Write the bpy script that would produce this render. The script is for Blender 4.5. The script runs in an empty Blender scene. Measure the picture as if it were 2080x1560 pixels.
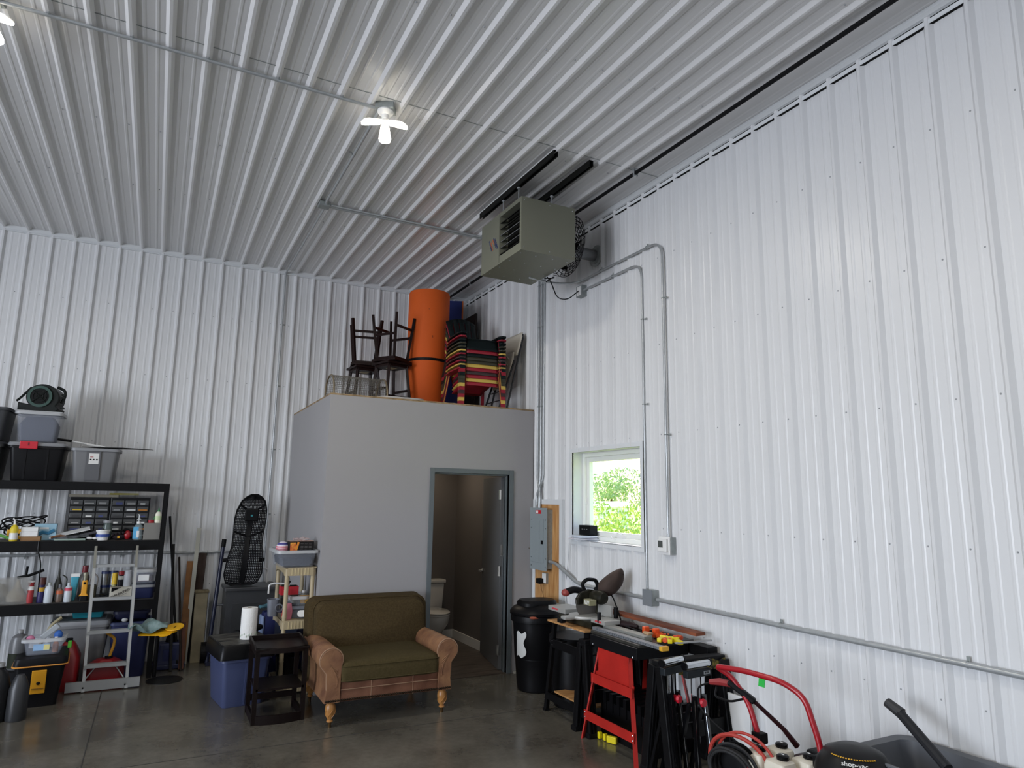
import bpy, bmesh, math, random
import numpy as np
from mathutils import Vector, Matrix, Euler
random.seed(7)
S = bpy.context.scene
C = S.collection
R = math.radians
PI = math.pi

# ---------------------------------------------------------------- camera
CAM = Vector((-3.919, -9.0969, 1.8675))
FPX, PITCH, ROLL, YAW = 1374.28, .1702, .0159, .4774
fw = Vector((math.sin(YAW), math.cos(YAW), 0)); rt = Vector((math.cos(YAW), -math.sin(YAW), 0)); up = Vector((0, 0, 1))
f2 = fw*math.cos(PITCH)+up*math.sin(PITCH); u2 = -fw*math.sin(PITCH)+up*math.cos(PITCH)
r3 = rt*math.cos(ROLL)+u2*math.sin(ROLL); u3 = -rt*math.sin(ROLL)+u2*math.cos(ROLL)
cd = bpy.data.cameras.new('camera'); cam = bpy.data.objects.new('camera', cd); C.objects.link(cam)
M = Matrix((r3, u3, -f2)).transposed().to_4x4(); M.translation = CAM
cam.matrix_world = M
cd.sensor_width = 36; cd.lens = FPX/2080*36; cd.clip_end = 400; cd.clip_start = .05
S.camera = cam

def W(px, py, ax, val):
    """world point of the measured photo point on a known plane (x, y or z = val)"""
    d = f2+r3*((px-1040)/FPX)-u3*((py-780)/FPX)
    i = 'xyz'.index(ax)
    return CAM+d*((val-CAM[i])/d[i])

# ---------------------------------------------------------------- sky, sun, lights, exposure
S.view_settings.view_transform = 'Standard'; S.view_settings.look = 'None'
S.view_settings.gamma = 1; S.view_settings.use_curve_mapping = False
S.view_settings.exposure = 0.0
w = bpy.data.worlds.new('sky'); S.world = w; w.use_nodes = True
nt = w.node_tree
sky = nt.nodes.new('ShaderNodeTexSky'); sky.sky_type = 'NISHITA'; sky.sun_disc = False
sky.sun_elevation = R(48); sky.sun_rotation = R(20); sky.dust_density = 2.5
nt.links.new(sky.outputs[0], nt.nodes['Background'].inputs[0])
nt.nodes['Background'].inputs[1].default_value = .7
def sun(rot, e, col):
    l = bpy.data.lights.new('sun', 'SUN'); l.energy = e; l.angle = R(1.5); l.color = col
    o = bpy.data.objects.new('sun', l); o.rotation_euler = rot; C.objects.link(o)
sun((R(-38), 0, R(8)), 13.0, (1, .96, .88))
def area(name, loc, rot, sx, sy, e, col):
    l = bpy.data.lights.new(name, 'AREA'); l.shape = 'RECTANGLE'; l.size = sx; l.size_y = sy; l.energy = e; l.color = col
    o = bpy.data.objects.new(name, l); o.location = loc; o.rotation_euler = rot; C.objects.link(o)
    return o
# daylight entering by the open overhead door in the left wall
area('daylight_left', (-12.45, -8.0, 2.1), (0, R(-90), 0), 3.8, 5.4, 770, (.85, .895, 1))
DOORS = True

# ---------------------------------------------------------------- materials
MATS = {}
def srgb(h):
    h = h.lstrip('#'); c = [int(h[i:i+2], 16)/255 for i in (0, 2, 4)]
    return tuple(x/12.92 if x <= .04045 else ((x+.055)/1.055)**2.4 for x in c)
def mat(name, col, rough=.6, metal=0, spec=.5, alpha=1, emit=0, noise=0, nscale=8, ncol=None, bump=0, bscale=60, coat=0, stretch=None, trans=0):
    if name in MATS: return MATS[name]
    m = bpy.data.materials.new(name); m.use_nodes = True; n = m.node_tree; b = n.nodes['Principled BSDF']
    c = srgb(col) if isinstance(col, str) else col
    if max(c) < .025: spec = min(spec, .18)
    b.inputs['Base Color'].default_value = (*c, 1); b.inputs['Roughness'].default_value = rough
    b.inputs['Metallic'].default_value = metal; b.inputs['Specular IOR Level'].default_value = spec
    b.inputs['Alpha'].default_value = alpha
    if coat: b.inputs['Coat Weight'].default_value = coat
    if trans: b.inputs['Transmission Weight'].default_value = trans
    if emit: b.inputs['Emission Color'].default_value = (*c, 1); b.inputs['Emission Strength'].default_value = emit
    if noise or bump:
        tc = n.nodes.new('ShaderNodeTexCoord'); mp = n.nodes.new('ShaderNodeMapping')
        n.links.new(tc.outputs['Object'], mp.inputs[0])
        if stretch: mp.inputs['Scale'].default_value = stretch
    if noise:
        t = n.nodes.new('ShaderNodeTexNoise'); t.inputs['Scale'].default_value = nscale; t.inputs['Detail'].default_value = 6
        n.links.new(mp.outputs[0], t.inputs[0])
        r = n.nodes.new('ShaderNodeValToRGB'); r.color_ramp.elements[0].position = .35; r.color_ramp.elements[1].position = .65
        c2 = srgb(ncol) if ncol else tuple(x*(1-noise) for x in c)
        r.color_ramp.elements[0].color = (*c2, 1); r.color_ramp.elements[1].color = (*c, 1)
        n.links.new(t.outputs[0], r.inputs[0]); n.links.new(r.outputs[0], b.inputs['Base Color'])
    if bump:
        t = n.nodes.new('ShaderNodeTexNoise'); t.inputs['Scale'].default_value = bscale; t.inputs['Detail'].default_value = 4
        n.links.new(mp.outputs[0], t.inputs[0])
        bp = n.nodes.new('ShaderNodeBump'); bp.inputs['Strength'].default_value = bump; bp.inputs['Distance'].default_value = .02
        n.links.new(t.outputs[0], bp.inputs['Height']); n.links.new(bp.outputs[0], b.inputs['Normal'])
    MATS[name] = m
    return m
panel_w = mat('painted steel panel', '#d9dadb', .33, spec=.5, noise=.03, nscale=.6)
panel_c = mat('painted steel ceiling panel', '#dadada', .28, spec=.5, noise=.04, nscale=.5)
trimm = mat('white steel trim', '#d8dbdd', .4)
dark = mat('plain dark', '#0b0b0c', .8)
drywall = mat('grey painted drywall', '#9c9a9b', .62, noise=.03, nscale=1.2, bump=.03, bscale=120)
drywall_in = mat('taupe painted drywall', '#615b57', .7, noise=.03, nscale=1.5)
galv = mat('galvanised conduit', '#b4b8ba', .32, .45, noise=.12, nscale=20)
galvd = mat('dull galvanised box', '#9aa09f', .45, .35, noise=.15, nscale=30)
screwm = mat('screw head', '#a3a5a8', .5, .2)
black = mat('black plastic', '#0e0e10', .55, spec=.25, noise=.2, nscale=14)
blackg = mat('glossy black', '#0c0c0e', .25)
blackm = mat('black powder coat', '#0b0b0d', .5, spec=.2)
white = mat('white plastic', '#e4e4e2', .45)
red = mat('red paint', '#a01822', .4, noise=.15, nscale=12)
yellow = mat('yellow plastic', '#dca516', .5)
steel = mat('brushed steel', '#8d8f90', .3, .9, noise=.2, nscale=6, stretch=(1, 1, 12))
chrome = mat('chrome', '#d0d4d8', .12, 1)
wood = mat('plywood', '#c79a64', .65, noise=.35, nscale=5, ncol='#a5713d', stretch=(1, 6, .7))

# ---------------------------------------------------------------- mesh helpers
class MB:
    """collects shapes; .build links them as ONE mesh object"""
    def __init__(s): s.bm = bmesh.new(); s.mi = 0; s.M = Matrix.Identity(4)
    def _new(s, verts, faces):
        vs = [s.bm.verts.new(s.M @ Vector(v)) for v in verts]
        out = []
        for f in faces:
            try:
                fc = s.bm.faces.new([vs[i] for i in f]); fc.material_index = s.mi; out.append(fc)
            except ValueError: pass
        return vs, out
    def box(s, c, d, rot=None, top=None, bev=0):
        """centre c, full size d; top = (sx, sy) scale of the top face"""
        tx, ty = top or (1, 1)
        x, y, z = d[0]/2, d[1]/2, d[2]/2
        P = [(-x, -y, -z), (x, -y, -z), (x, y, -z), (-x, y, -z), (-x*tx, -y*ty, z), (x*tx, -y*ty, z), (x*tx, y*ty, z), (-x*tx, y*ty, z)]
        T = Matrix.Translation(Vector(c)) @ (Euler(rot).to_matrix().to_4x4() if rot else Matrix.Identity(4))
        vs, fs = s._new([T @ Vector(p) for p in P], [(0, 3, 2, 1), (4, 5, 6, 7), (0, 1, 5, 4), (1, 2, 6, 5), (2, 3, 7, 6), (3, 0, 4, 7)])
        if bev: 
            e = list({e for f in fs for e in f.edges})
            bmesh.ops.bevel(s.bm, geom=e, offset=bev, segments=2, affect='EDGES', profile=.6, material=s.mi)
        return s
    def b2(s, a, b, **k):
        a, b = Vector(a), Vector(b)
        return s.box((a+b)/2, [abs(b[i]-a[i]) for i in range(3)], **k)
    def cyl(s, a, b, r0, r1=None, n=16, caps=True):
        a, b = Vector(a), Vector(b); r1 = r0 if r1 is None else r1
        q = (b-a).to_track_quat('Z', 'Y'); vs = []
        for p, r in ((a, r0), (b, r1)):
            vs += [p+q @ Vector((r*math.cos(2*PI*i/n), r*math.sin(2*PI*i/n), 0)) for i in range(n)]
        fs = [(i, (i+1) % n, n+(i+1) % n, n+i) for i in range(n)]
        if caps: fs += [tuple(range(n))[::-1], tuple(range(n, 2*n))]
        s._new(vs, fs); return s
    def tube(s, pts, r, n=8, closed=False):
        pts = [Vector(p) for p in pts]; m = len(pts); rings = []; ref = None
        for i, p in enumerate(pts):
            if closed: t = pts[(i+1) % m]-pts[i-1]
            else: t = pts[min(i+1, m-1)]-pts[max(i-1, 0)]
            t.normalize()
            if ref is None: ref = t.orthogonal().normalized()
            ref = (ref-t*ref.dot(t)).normalized(); bn = t.cross(ref)
            rr = r[i] if isinstance(r, (list, tuple)) else r
            rings.append([p+(ref*math.cos(2*PI*k/n)+bn*math.sin(2*PI*k/n))*rr for k in range(n)])
        vs = [v for g in rings for v in g]; fs = []
        for i in range(m if closed else m-1):
            j = (i+1) % m
            fs += [(i*n+k, i*n+(k+1) % n, j*n+(k+1) % n, j*n+k) for k in range(n)]
        if not closed: fs += [tuple(range(n))[::-1], tuple(range((m-1)*n, m*n))]
        s._new(vs, fs); return s
    def lathe(s, prof, c=(0, 0, 0), n=24, q=None, sx=1, sy=1):
        """prof = [(r, z)...] turned about the z axis at c"""
        c = Vector(c); vs = []
        for r, z in prof:
            for k in range(n):
                v = Vector((r*sx*math.cos(2*PI*k/n), r*sy*math.sin(2*PI*k/n), z))
                vs.append(c+(q @ v if q else v))
        fs = []
        for i in range(len(prof)-1):
            fs += [(i*n+k, i*n+(k+1) % n, (i+1)*n+(k+1) % n, (i+1)*n+k) for k in range(n)]
        if prof[0][0] > 1e-5: fs.append(tuple(range(n))[::-1])
        if prof[-1][0] > 1e-5: fs.append(tuple(range((len(prof)-1)*n, len(prof)*n)))
        s._new(vs, fs); return s
    def prism(s, poly, ax, a, b):
        """2-D polygon extruded along an axis: ax 'x' -> poly is (y, z), 'y' -> (x, z), 'z' -> (x, y)"""
        def P(u, v, t): return {'x': (t, u, v), 'y': (u, t, v), 'z': (u, v, t)}[ax]
        n = len(poly)
        vs = [P(u, v, a) for u, v in poly]+[P(u, v, b) for u, v in poly]
        s._new(vs, [tuple(range(n)), tuple(range(n, 2*n))]+[(i, (i+1) % n, n+(i+1) % n, n+i) for i in range(n)])
        return s
    def ball(s, c, r, n=12, m=8):
        r = r if hasattr(r, '__len__') else (r, r, r)
        pr = [(math.sin(PI*i/m), -math.cos(PI*i/m)) for i in range(m+1)]
        c = Vector(c); vs = []; 
        for a, z in pr[1:-1]:
            for k in range(n): vs.append(c+Vector((a*r[0]*math.cos(2*PI*k/n), a*r[1]*math.sin(2*PI*k/n), z*r[2])))
        L = len(vs); vs += [c-Vector((0, 0, r[2])), c+Vector((0, 0, r[2]))]
        fs = []
        for i in range(m-2): fs += [(i*n+k, i*n+(k+1) % n, (i+1)*n+(k+1) % n, (i+1)*n+k) for k in range(n)]
        fs += [(L, (k+1) % n, k) for k in range(n)]+[(L+1, (m-2)*n+k, (m-2)*n+(k+1) % n) for k in range(n)]
        s._new(vs, fs); return s
    def grid(s, f, nu, nv):
        vs = [f(i/nu, j/nv) for i in range(nu+1) for j in range(nv+1)]
        s._new(vs, [(i*(nv+1)+j, (i+1)*(nv+1)+j, (i+1)*(nv+1)+j+1, i*(nv+1)+j+1) for i in range(nu) for j in range(nv)])
        return s
    def build(s, name, m, parent=None, smooth=False, loc=None, rot=None, bevel=0, sub=0, solid=0):
        me = bpy.data.meshes.new(name)
        bmesh.ops.recalc_face_normals(s.bm, faces=s.bm.faces)
        s.bm.to_mesh(me); s.bm.free()
        for x in (m if isinstance(m, (list, tuple)) else [m]): me.materials.append(x)
        if smooth:
            me.shade_smooth()
            if smooth is not True or True:
                try: me.set_sharp_from_angle(angle=R(38))
                except Exception: pass
        o = bpy.data.objects.new(name, me); C.objects.link(o)
        if parent: o.parent = parent
        if loc: o.location = loc
        if rot: o.rotation_euler = rot
        if solid:
            d = o.modifiers.new('s', 'SOLIDIFY'); d.thickness = solid; d.offset = 0
        if bevel:
            d = o.modifiers.new('b', 'BEVEL'); d.width = bevel; d.segments = 2; d.limit_method = 'ANGLE'; d.angle_limit = R(40)
        if sub:
            d = o.modifiers.new('u', 'SUBSURF'); d.levels = sub; d.render_levels = sub
        return o
def thing(name, label, cat, loc=(0, 0, 0), rz=0, group=None, rot=None):
    o = bpy.data.objects.new(name, None); C.objects.link(o); o.empty_display_size = .1
    o.location = loc; o.rotation_euler = rot or (0, 0, rz); o['label'] = label; o['category'] = cat
    if group: o['group'] = group
    return o
def tag(o, label, cat, group=None, kind=None):
    o['label'] = label; o['category'] = cat
    if group: o['group'] = group
    if kind: o['kind'] = kind
    return o
def struct(o): o['kind'] = 'structure'; return o
def dup(root, loc=None, rz=None, label=None):
    r = root.copy(); C.objects.link(r)
    if loc is not None: r.location = loc
    if rz is not None: r.rotation_euler = (0, 0, rz)
    if label: r['label'] = label
    for ch in list(root.children):
        c = ch.copy(); C.objects.link(c); c.parent = r
        for g in list(ch.children):
            d = g.copy(); C.objects.link(d); d.parent = c
    return r
def arc(c, r, a0, a1, n, pl='xz'):
    out = []
    for i in range(n+1):
        a = a0+(a1-a0)*i/n; u, v = r*math.cos(a), r*math.sin(a)
        d = {'xz': (u, 0, v), 'yz': (0, u, v), 'xy': (u, v, 0)}[pl]
        out.append(Vector(c)+Vector(d))
    return out
def bend(pts, r=.08, n=6):
    """round the corners of a polyline"""
    pts = [Vector(p) for p in pts]; out = [pts[0]]
    for i in range(1, len(pts)-1):
        a, b, c = pts[i-1], pts[i], pts[i+1]
        k = min(r, (a-b).length*.45, (c-b).length*.45)
        p0 = b+(a-b).normalized()*k; p1 = b+(c-b).normalized()*k
        for j in range(n+1):
            t = j/n; out.append(p0*(1-t)**2+b*2*t*(1-t)+p1*t*t)
    return out+[pts[-1]]
def text(s, name, size, m, parent, loc, rot, ext=.0008, sx=1, align='CENTER'):
    cu = bpy.data.curves.new(name, 'FONT'); cu.body = s; cu.size = size; cu.extrude = ext; cu.align_x = align; cu.align_y = 'CENTER'
    o = bpy.data.objects.new(name, cu); C.objects.link(o)
    bpy.context.view_layer.update()
    me = bpy.data.meshes.new_from_object(o.evaluated_get(bpy.context.evaluated_depsgraph_get()))
    bpy.data.objects.remove(o); me.name = name; me.materials.clear(); me.materials.append(m)
    o = bpy.data.objects.new(name, me); C.objects.link(o); o.location = loc; o.rotation_euler = rot; o.scale = (sx, 1, 1)
    o.parent = parent
    return o

# ---------------------------------------------------------------- ribbed steel panels
RIB = .2286; CZ = 4.845
def rib_profile(a, b, off, skip=()):
    """list of (u, h): u along the wall from a to b, h = height toward the room"""
    pts = [(a, 0)]
    k = math.floor((a-off)/RIB)
    while off+k*RIB < b+RIB:
        c = off+k*RIB
        if k not in skip:
            for du, h in ((-.031, 0), (-.009, .026), (.009, .026), (.031, 0)): pts.append((c+du, h))
        for q in (.0762, .1524):
            for du, h in ((-.014, 0), (-.006, .0026), (.006, .0026), (.014, 0)): pts.append((c+q+du, h))
        k += 1
    pts = sorted(p for p in pts if a <= p[0] <= b)
    pts.append((b, 0))
    return pts
def sheet(name, m, prof, P, bands):
    """bands: list of (v0, v1, hole) with hole = (u0, u1) or None"""
    mb = MB()
    for v0, v1, hole in bands:
        for (ua, ha), (ub, hb) in zip(prof, prof[1:]):
            if ub-ua < 1e-6: continue
            if hole and ua >= hole[0]-1e-5 and ub <= hole[1]+1e-5: continue
            mb._new([P(ua, v0, ha), P(ub, v0, hb), P(ub, v1, hb), P(ua, v1, ha)], [(0, 1, 2, 3)])
    return struct(mb.build(name, m))
def cut(prof, us):
    out = list(prof)
    for u in us:
        for (ua, ha), (ub, hb) in zip(prof, prof[1:]):
            if ua < u < ub: out.append((u, ha+(hb-ha)*(u-ua)/(ub-ua)))
    return sorted(out)
XL, YF = -12.3, -13.8      # left wall, front wall
WIN = (-4.13, -2.98, 1.475, 2.375)   # window opening y0, y1, z0, z1
XO = .2175
sheet('wall_back', panel_w, rib_profile(XL, 0, -XO), lambda u, v, h: (u, -h, v), [(0, CZ, None)])
pr_ = cut(rib_profile(YF, 0, -.113), WIN[:2])
sheet('wall_right', panel_w, pr_, lambda u, v, h: (-h, u, v), [(0, WIN[2], None), (WIN[2], WIN[3], WIN[:2]), (WIN[3], CZ, None)])
sheet('ceiling', panel_c, rib_profile(XL, 0, -XO, skip=(0,)), lambda u, v, h: (u, v, CZ-h), [(YF, 0, None)])
sheet('wall_left', panel_w, cut(rib_profile(YF, 0, -.113), (-10.8, -5.2)), lambda u, v, h: (XL+h, u, v), [(0, 4.15, (-10.8, -5.2)), (4.15, CZ, None)])
sheet('wall_front', panel_w, rib_profile(XL, 0, -XO), lambda u, v, h: (u, YF+h, v), [(0, CZ, None)])
struct(MB().b2((XL-.2, YF-.2, 0), (.2, YF-.02, CZ+.02)).build('wall_front_backing', dark))
# outer skins keep the sky out
m = MB(); m.b2((XL-.2, YF-.2, CZ+.02), (.22, .2, CZ+.12)); struct(m.build('ceiling_backing', dark))
m = MB(); m.b2((XL-.2, .02, 0), (.22, .14, CZ+.02)); struct(m.build('wall_back_backing', dark))
# right wall thickness round the window
m = MB()
for a, b in (((.15, YF, 0), (.2, 0, WIN[2])), ((.15, YF, WIN[3]), (.2, 0, CZ)), ((.15, YF, WIN[2]), (.2, WIN[0], WIN[3])), ((.15, WIN[1], WIN[2]), (.2, 0, WIN[3]))): m.b2(a, b)
struct(m.build('wall_right_outside', panel_w))

# floor: sealed concrete with sawn joints
fm = bpy.data.materials.new('sealed concrete'); fm.use_nodes = True; n = fm.node_tree; b = n.nodes['Principled BSDF']
tc = n.nodes.new('ShaderNodeTexCoord')
t1 = n.nodes.new('ShaderNodeTexNoise'); t1.inputs['Scale'].default_value = 1.4; t1.inputs['Detail'].default_value = 9; t1.inputs['Roughness'].default_value = .62
t2 = n.nodes.new('ShaderNodeTexNoise'); t2.inputs['Scale'].default_value = 22; t2.inputs['Detail'].default_value = 8; t2.inputs['Roughness'].default_value = .7
mx = n.nodes.new('ShaderNodeMath'); mx.operation = 'MULTIPLY_ADD'; mx.inputs[1].default_value = .35
for t in (t1, t2): n.links.new(tc.outputs['Object'], t.inputs[0])
n.links.new(t2.outputs[0], mx.inputs[0]); n.links.new(t1.outputs[0], mx.inputs[2])
r = n.nodes.new('ShaderNodeValToRGB'); r.color_ramp.elements[0].position = .45; r.color_ramp.elements[1].position = .9
r.color_ramp.elements[0].color = (*srgb('#45413a'), 1); r.color_ramp.elements[1].color = (*srgb('#6e6a60'), 1)
n.links.new(mx.outputs[0], r.inputs[0]); n.links.new(r.outputs[0], b.inputs['Base Color'])
r2 = n.nodes.new('ShaderNodeMapRange'); r2.inputs['To Min'].default_value = .12; r2.inputs['To Max'].default_value = .32
n.links.new(t1.outputs[0], r2.inputs[0]); n.links.new(r2.outputs[0], b.inputs['Roughness'])
b.inputs['Specular IOR Level'].default_value = .5
m = MB(); m.b2((XL-.2, YF-.2, -.15), (.2, .14, 0)); struct(m.build('floor', fm))
jm = mat('floor joint', '#2c2a27', .9)
m = MB(); m.b2((-4.204, YF, 0), (-4.196, 0, .0012)); m.b2((-8.4, YF, 0), (-8.392, 0, .0012)); struct(m.build('trim_floor_joint_1', jm))
a_, b_ = W(710, 1480, 'z', 0), W(760, 1530, 'z', 0)
m = MB(); yj = -3.35
m.b2((XL, -8.1, 0), (0, -8.092, .0012)); m.b2((-4.2, -3.37, 0), (0, -3.363, .0012)); struct(m.build('trim_floor_joint_2', jm))

# corner trims
m = MB()
m.prism([(0, 4.79), (-.008, 4.79), (-.03, 4.812), (-.05, CZ), (0, CZ)], 'x', XL, 0)
m.b2((XL, -.03, 4.785), (0, 0, 4.793)); struct(m.build('trim_back', trimm))
m = MB()
m.prism([(0, 4.755), (-.022, 4.755), (-.022, 4.785), (-.012, 4.79), (-.012, 4.80), (-.03, 4.805), (-.05, 4.82), (-.05, CZ), (0, CZ)], 'y', YF, 0)
struct(m.build('trim_right', trimm))
m = MB(); m.b2((-.0125, YF, 4.791), (-.0115, 0, 4.799)); m.b2((-.0205, YF, 4.751), (-.001, 0, 4.7555)); struct(m.build('trim_right_shadow_gap', dark))
m = MB(); m.b2((-.02, -.02, 2.9), (0, 0, 4.79)); struct(m.build('trim_corner', trimm))
# fasteners of the wall and ceiling sheets
m = MB()
for z in (.83, 1.647, 2.463, 3.28, 4.095):
    for k in range(54):
        x = -XO-.03-RIB*k-.025
        if x > XL: m.ball((x, -.001, z), .0055, 6, 4)
    for k in range(60):
        y = -.113-.18+.2286-RIB*k-.2286*.0
        if y > YF and not (WIN[0]-.05 < y < WIN[1]+.05 and WIN[2] < z < WIN[3]+.05): m.ball((-.001, y, z), .0055, 6, 4)
for j in range(12):
    y = -1.9-1.22*j*1.0
    for k in range(54):
        x = -XO-.055-RIB*k
        if x > XL and y > YF: m.ball((x, y, CZ-.002), .0065, 6, 4)
struct(m.build('trim_fasteners', screwm))
# lapped end joint across the ceiling sheets
m = MB()
m.b2((XL, -4.507, CZ-.004), (0, -4.50, CZ-.003)); struct(m.build('trim_ceiling_lap', galvd))

# ---------------------------------------------------------------- restroom box
BX, BY, BZ = -2.413, -2.136, 2.912
D0, D1, DZ = -1.25, -.335, 2.155     # rough door opening
T = .115
m = MB()
m.b2((BX, BY, 0), (D0, BY+T, BZ)); m.b2((D1, BY, 0), (-.02, BY+T, BZ)); m.b2((D0, BY, DZ), (D1, BY+T, BZ))
struct(m.build('wall_restroom_front', drywall))
m = MB(); m.b2((BX, BY+T, 0), (BX+T, -.02, BZ)); struct(m.build('wall_restroom_left', drywall))
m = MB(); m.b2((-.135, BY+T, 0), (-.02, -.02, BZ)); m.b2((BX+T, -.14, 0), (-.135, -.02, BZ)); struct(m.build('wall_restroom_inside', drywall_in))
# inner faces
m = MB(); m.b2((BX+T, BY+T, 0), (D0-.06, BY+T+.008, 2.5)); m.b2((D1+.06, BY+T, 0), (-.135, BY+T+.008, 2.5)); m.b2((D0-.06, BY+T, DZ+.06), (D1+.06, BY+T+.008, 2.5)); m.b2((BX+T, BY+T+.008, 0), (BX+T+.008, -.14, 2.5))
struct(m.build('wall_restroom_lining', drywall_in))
m = MB(); m.b2((BX+T, BY+T, 2.5), (-.135, -.14, 2.54)); struct(m.build('ceiling_restroom', mat('white ceiling paint', '#cfcac2', .8)))
osb = mat('bare plywood edge', '#a98e67', .8, noise=.5, nscale=14, ncol='#6c5a43', stretch=(1, 1, 3))
m = MB(); m.b2((BX, BY, BZ), (-.02, -.03, BZ+.018)); struct(m.build('trim_loft_deck', osb))
pm = mat('vinyl plank', '#5a5048', .45, noise=.3, nscale=3, ncol='#3c342e', stretch=(1, 8, 1))
m = MB()
y = BY+T
for j in range(13):
    m.b2((BX+T, BY+j*.16+.003, .001), (-.135, min(BY+(j+1)*.16, -.14), .008+.0007*(j % 2)))
struct(m.build('floor_restroom', pm))
bb = mat('white baseboard', '#cfccc6', .5)
m = MB(); m.b2((-.15, BY+T+.01, .009), (-.135, -.14, .12)); m.b2((BX+T+.01, -.155, .009), (-.15, -.14, .12)); struct(m.build('baseboard_restroom', bb))
# door_1: steel frame, leaf swung into the room
fr = mat('blue grey door paint', '#5f6669', .42)
lf = mat('dark grey door leaf', '#595a5b', .45)
d1 = bpy.data.objects.new('door_1', None); C.objects.link(d1); struct(d1)
m = MB(); fx0, fx1, fz = -1.3, -.285, 2.204
for x0, x1 in ((fx0, fx0+.05), (fx1-.05, fx1)): m.b2((x0, BY-.018, 0), (x1, BY+T+.015, fz))
m.b2((fx0+.05, BY-.018, fz-.05), (fx1-.05, BY+T+.015, fz))
m.b2((fx0+.05, BY+.035, 0), (fx0+.066, BY+.07, fz-.05)); m.b2((fx1-.066, BY+.035, 0), (fx1-.05, BY+.07, fz-.05)); m.b2((fx0+.066, BY+.035, fz-.066), (fx1-.066, BY+.07, fz-.05))
m.build('door_frame', fr, d1, bevel=.002)
hx, hy = fx1-.052, BY+T+.02
leaf = MB().b2((-.89, 0, .012), (0, .044, 2.135)).build('door_leaf', lf, d1, loc=(hx-.035, hy, 0), rot=(0, 0, R(-102)), bevel=.002)
sn = mat('satin nickel', '#b9b7b2', .3, .9)
for z in (1.93, 1.07, .22):
    m = MB(); m.box((hx-.022, hy+.002, z), (.03, .006, .11)); m.box((hx-.047, hy+.006, z), (.02, .006, .11)); m.cyl((hx-.034, hy-.004, z-.055), (hx-.034, hy-.004, z+.055), .008)
    m.build('hinge', sn, d1)
m = MB()
for s_ in (-.004, .048):
    q = 1 if s_ > 0 else -1
    m.cyl((-.83, s_, 1.0), (-.83, s_+q*.008, 1.0), .03); m.cyl((-.83, s_, 1.0), (-.83, s_+q*.045, 1.0), .01)
    m.tube(bend([(-.83, s_+q*.045, 1.0), (-.77, s_+q*.05, 1.0), (-.715, s_+q*.045, .998)], .02), .008)
m.build('door_handle', sn, leaf)
MB().box((-.0, .022, 1.3), (.004, .025, .13)).build('strike_plate', sn, leaf)
# recessed light of the restroom
t = thing('ceiling_light', 'round recessed lamp in the small restroom ceiling', 'light', (-.75, -.75, 2.5))
MB().lathe([(.07, 0), (.085, -.004), (.085, -.008), (.065, -.01)]).build('trim_ring', white, t)
MB().lathe([(0, -.006), (.064, -.006)]).build('lens', mat('lamp lens', (1, .93, .8), emit=6), t)
l = area('restroom_lamp', (-.75, -.75, 2.485), (0, 0, 0), .13, .13, 6, (1, .86, .68)); l.parent = None

# ---------------------------------------------------------------- window_1
wv = mat('white vinyl frame', '#e9ebe6', .4)
y0, y1, z0, z1 = WIN
d = bpy.data.objects.new('window_1', None); C.objects.link(d); struct(d)
m = MB()   # flat casing on the panel face and the deep reveal
for a, b in (((-.024, y0-.05, z0-.045), (-.004, y0, z1+.045)), ((-.024, y1, z0-.045), (-.004, y1+.05, z1+.045)), ((-.024, y0, z1), (-.004, y1, z1+.045)), ((-.024, y0, z0-.045), (-.004, y1, z0))): m.b2(a, b)
m.build('casing', trimm, d)
m = MB()
m.b2((-.02, y0-.004, z0), (.2, y0, z1)); m.b2((-.02, y1, z0), (.2, y1+.004, z1)); m.b2((-.02, y0, z1), (.2, y1, z1+.004)); m.b2((-.024, y0, z0-.006), (.2, y1, z0))
m.build('reveal', trimm, d)
def rim(m, y0, y1, z0, z1, w, xa, xb):
    m.b2((xa, y0, z0), (xb, y0+w, z1)); m.b2((xa, y1-w, z0), (xb, y1, z1)); m.b2((xa, y0+w, z0), (xb, y1-w, z0+w)); m.b2((xa, y0+w, z1-w), (xb, y1-w, z1))
m = MB(); rim(m, y0, y1, z0, z1, .045, .11, .2); m.build('window_frame', wv, d, bevel=.003)
m = MB(); rim(m, y0+.045, y1-.045, z0+.045, z1-.045, .05, .135, .185); m.build('sash', wv, d, bevel=.003)
gm = bpy.data.materials.new('window glass'); gm.use_nodes = True; n = gm.node_tree; n.nodes.remove(n.nodes['Principled BSDF'])
tr = n.nodes.new('ShaderNodeBsdfTransparent'); gl = n.nodes.new('ShaderNodeBsdfGlossy'); gl.inputs['Roughness'].default_value = .02; mxx = n.nodes.new('ShaderNodeMixShader'); mxx.inputs[0].default_value = .06
n.links.new(tr.outputs[0], mxx.inputs[1]); n.links.new(gl.outputs[0], mxx.inputs[2]); n.links.new(mxx.outputs[0], n.nodes['Material Output'].inputs[0])
m = MB(); m.b2((-.028, y0-.058, z0-.045), (-.002, y0-.05, z1+.045)); m.build('casing_shade', dark, d)  # dark strip paints the shaded side of the casing
MB().b2((.158, y0+.09, z0+.09), (.162, y1-.09, z1-.09)).build('pane', gm, d)
m = MB(); m.box((.128, -3.64, z0+.06), (.02, .13, .03)); m.tube(bend([(.12, -3.66, z0+.07), (.09, -3.64, z0+.10), (.075, -3.58, z0+.085), (.07, -3.56, z0+.05)], .02), .007); m.ball((.07, -3.555, z0+.05), .012); m.build('crank_handle', white, d)
MB().box((.133, y1-.05, z0+.4), (.012, .018, .07)).build('sash_lock', white, d)

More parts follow.
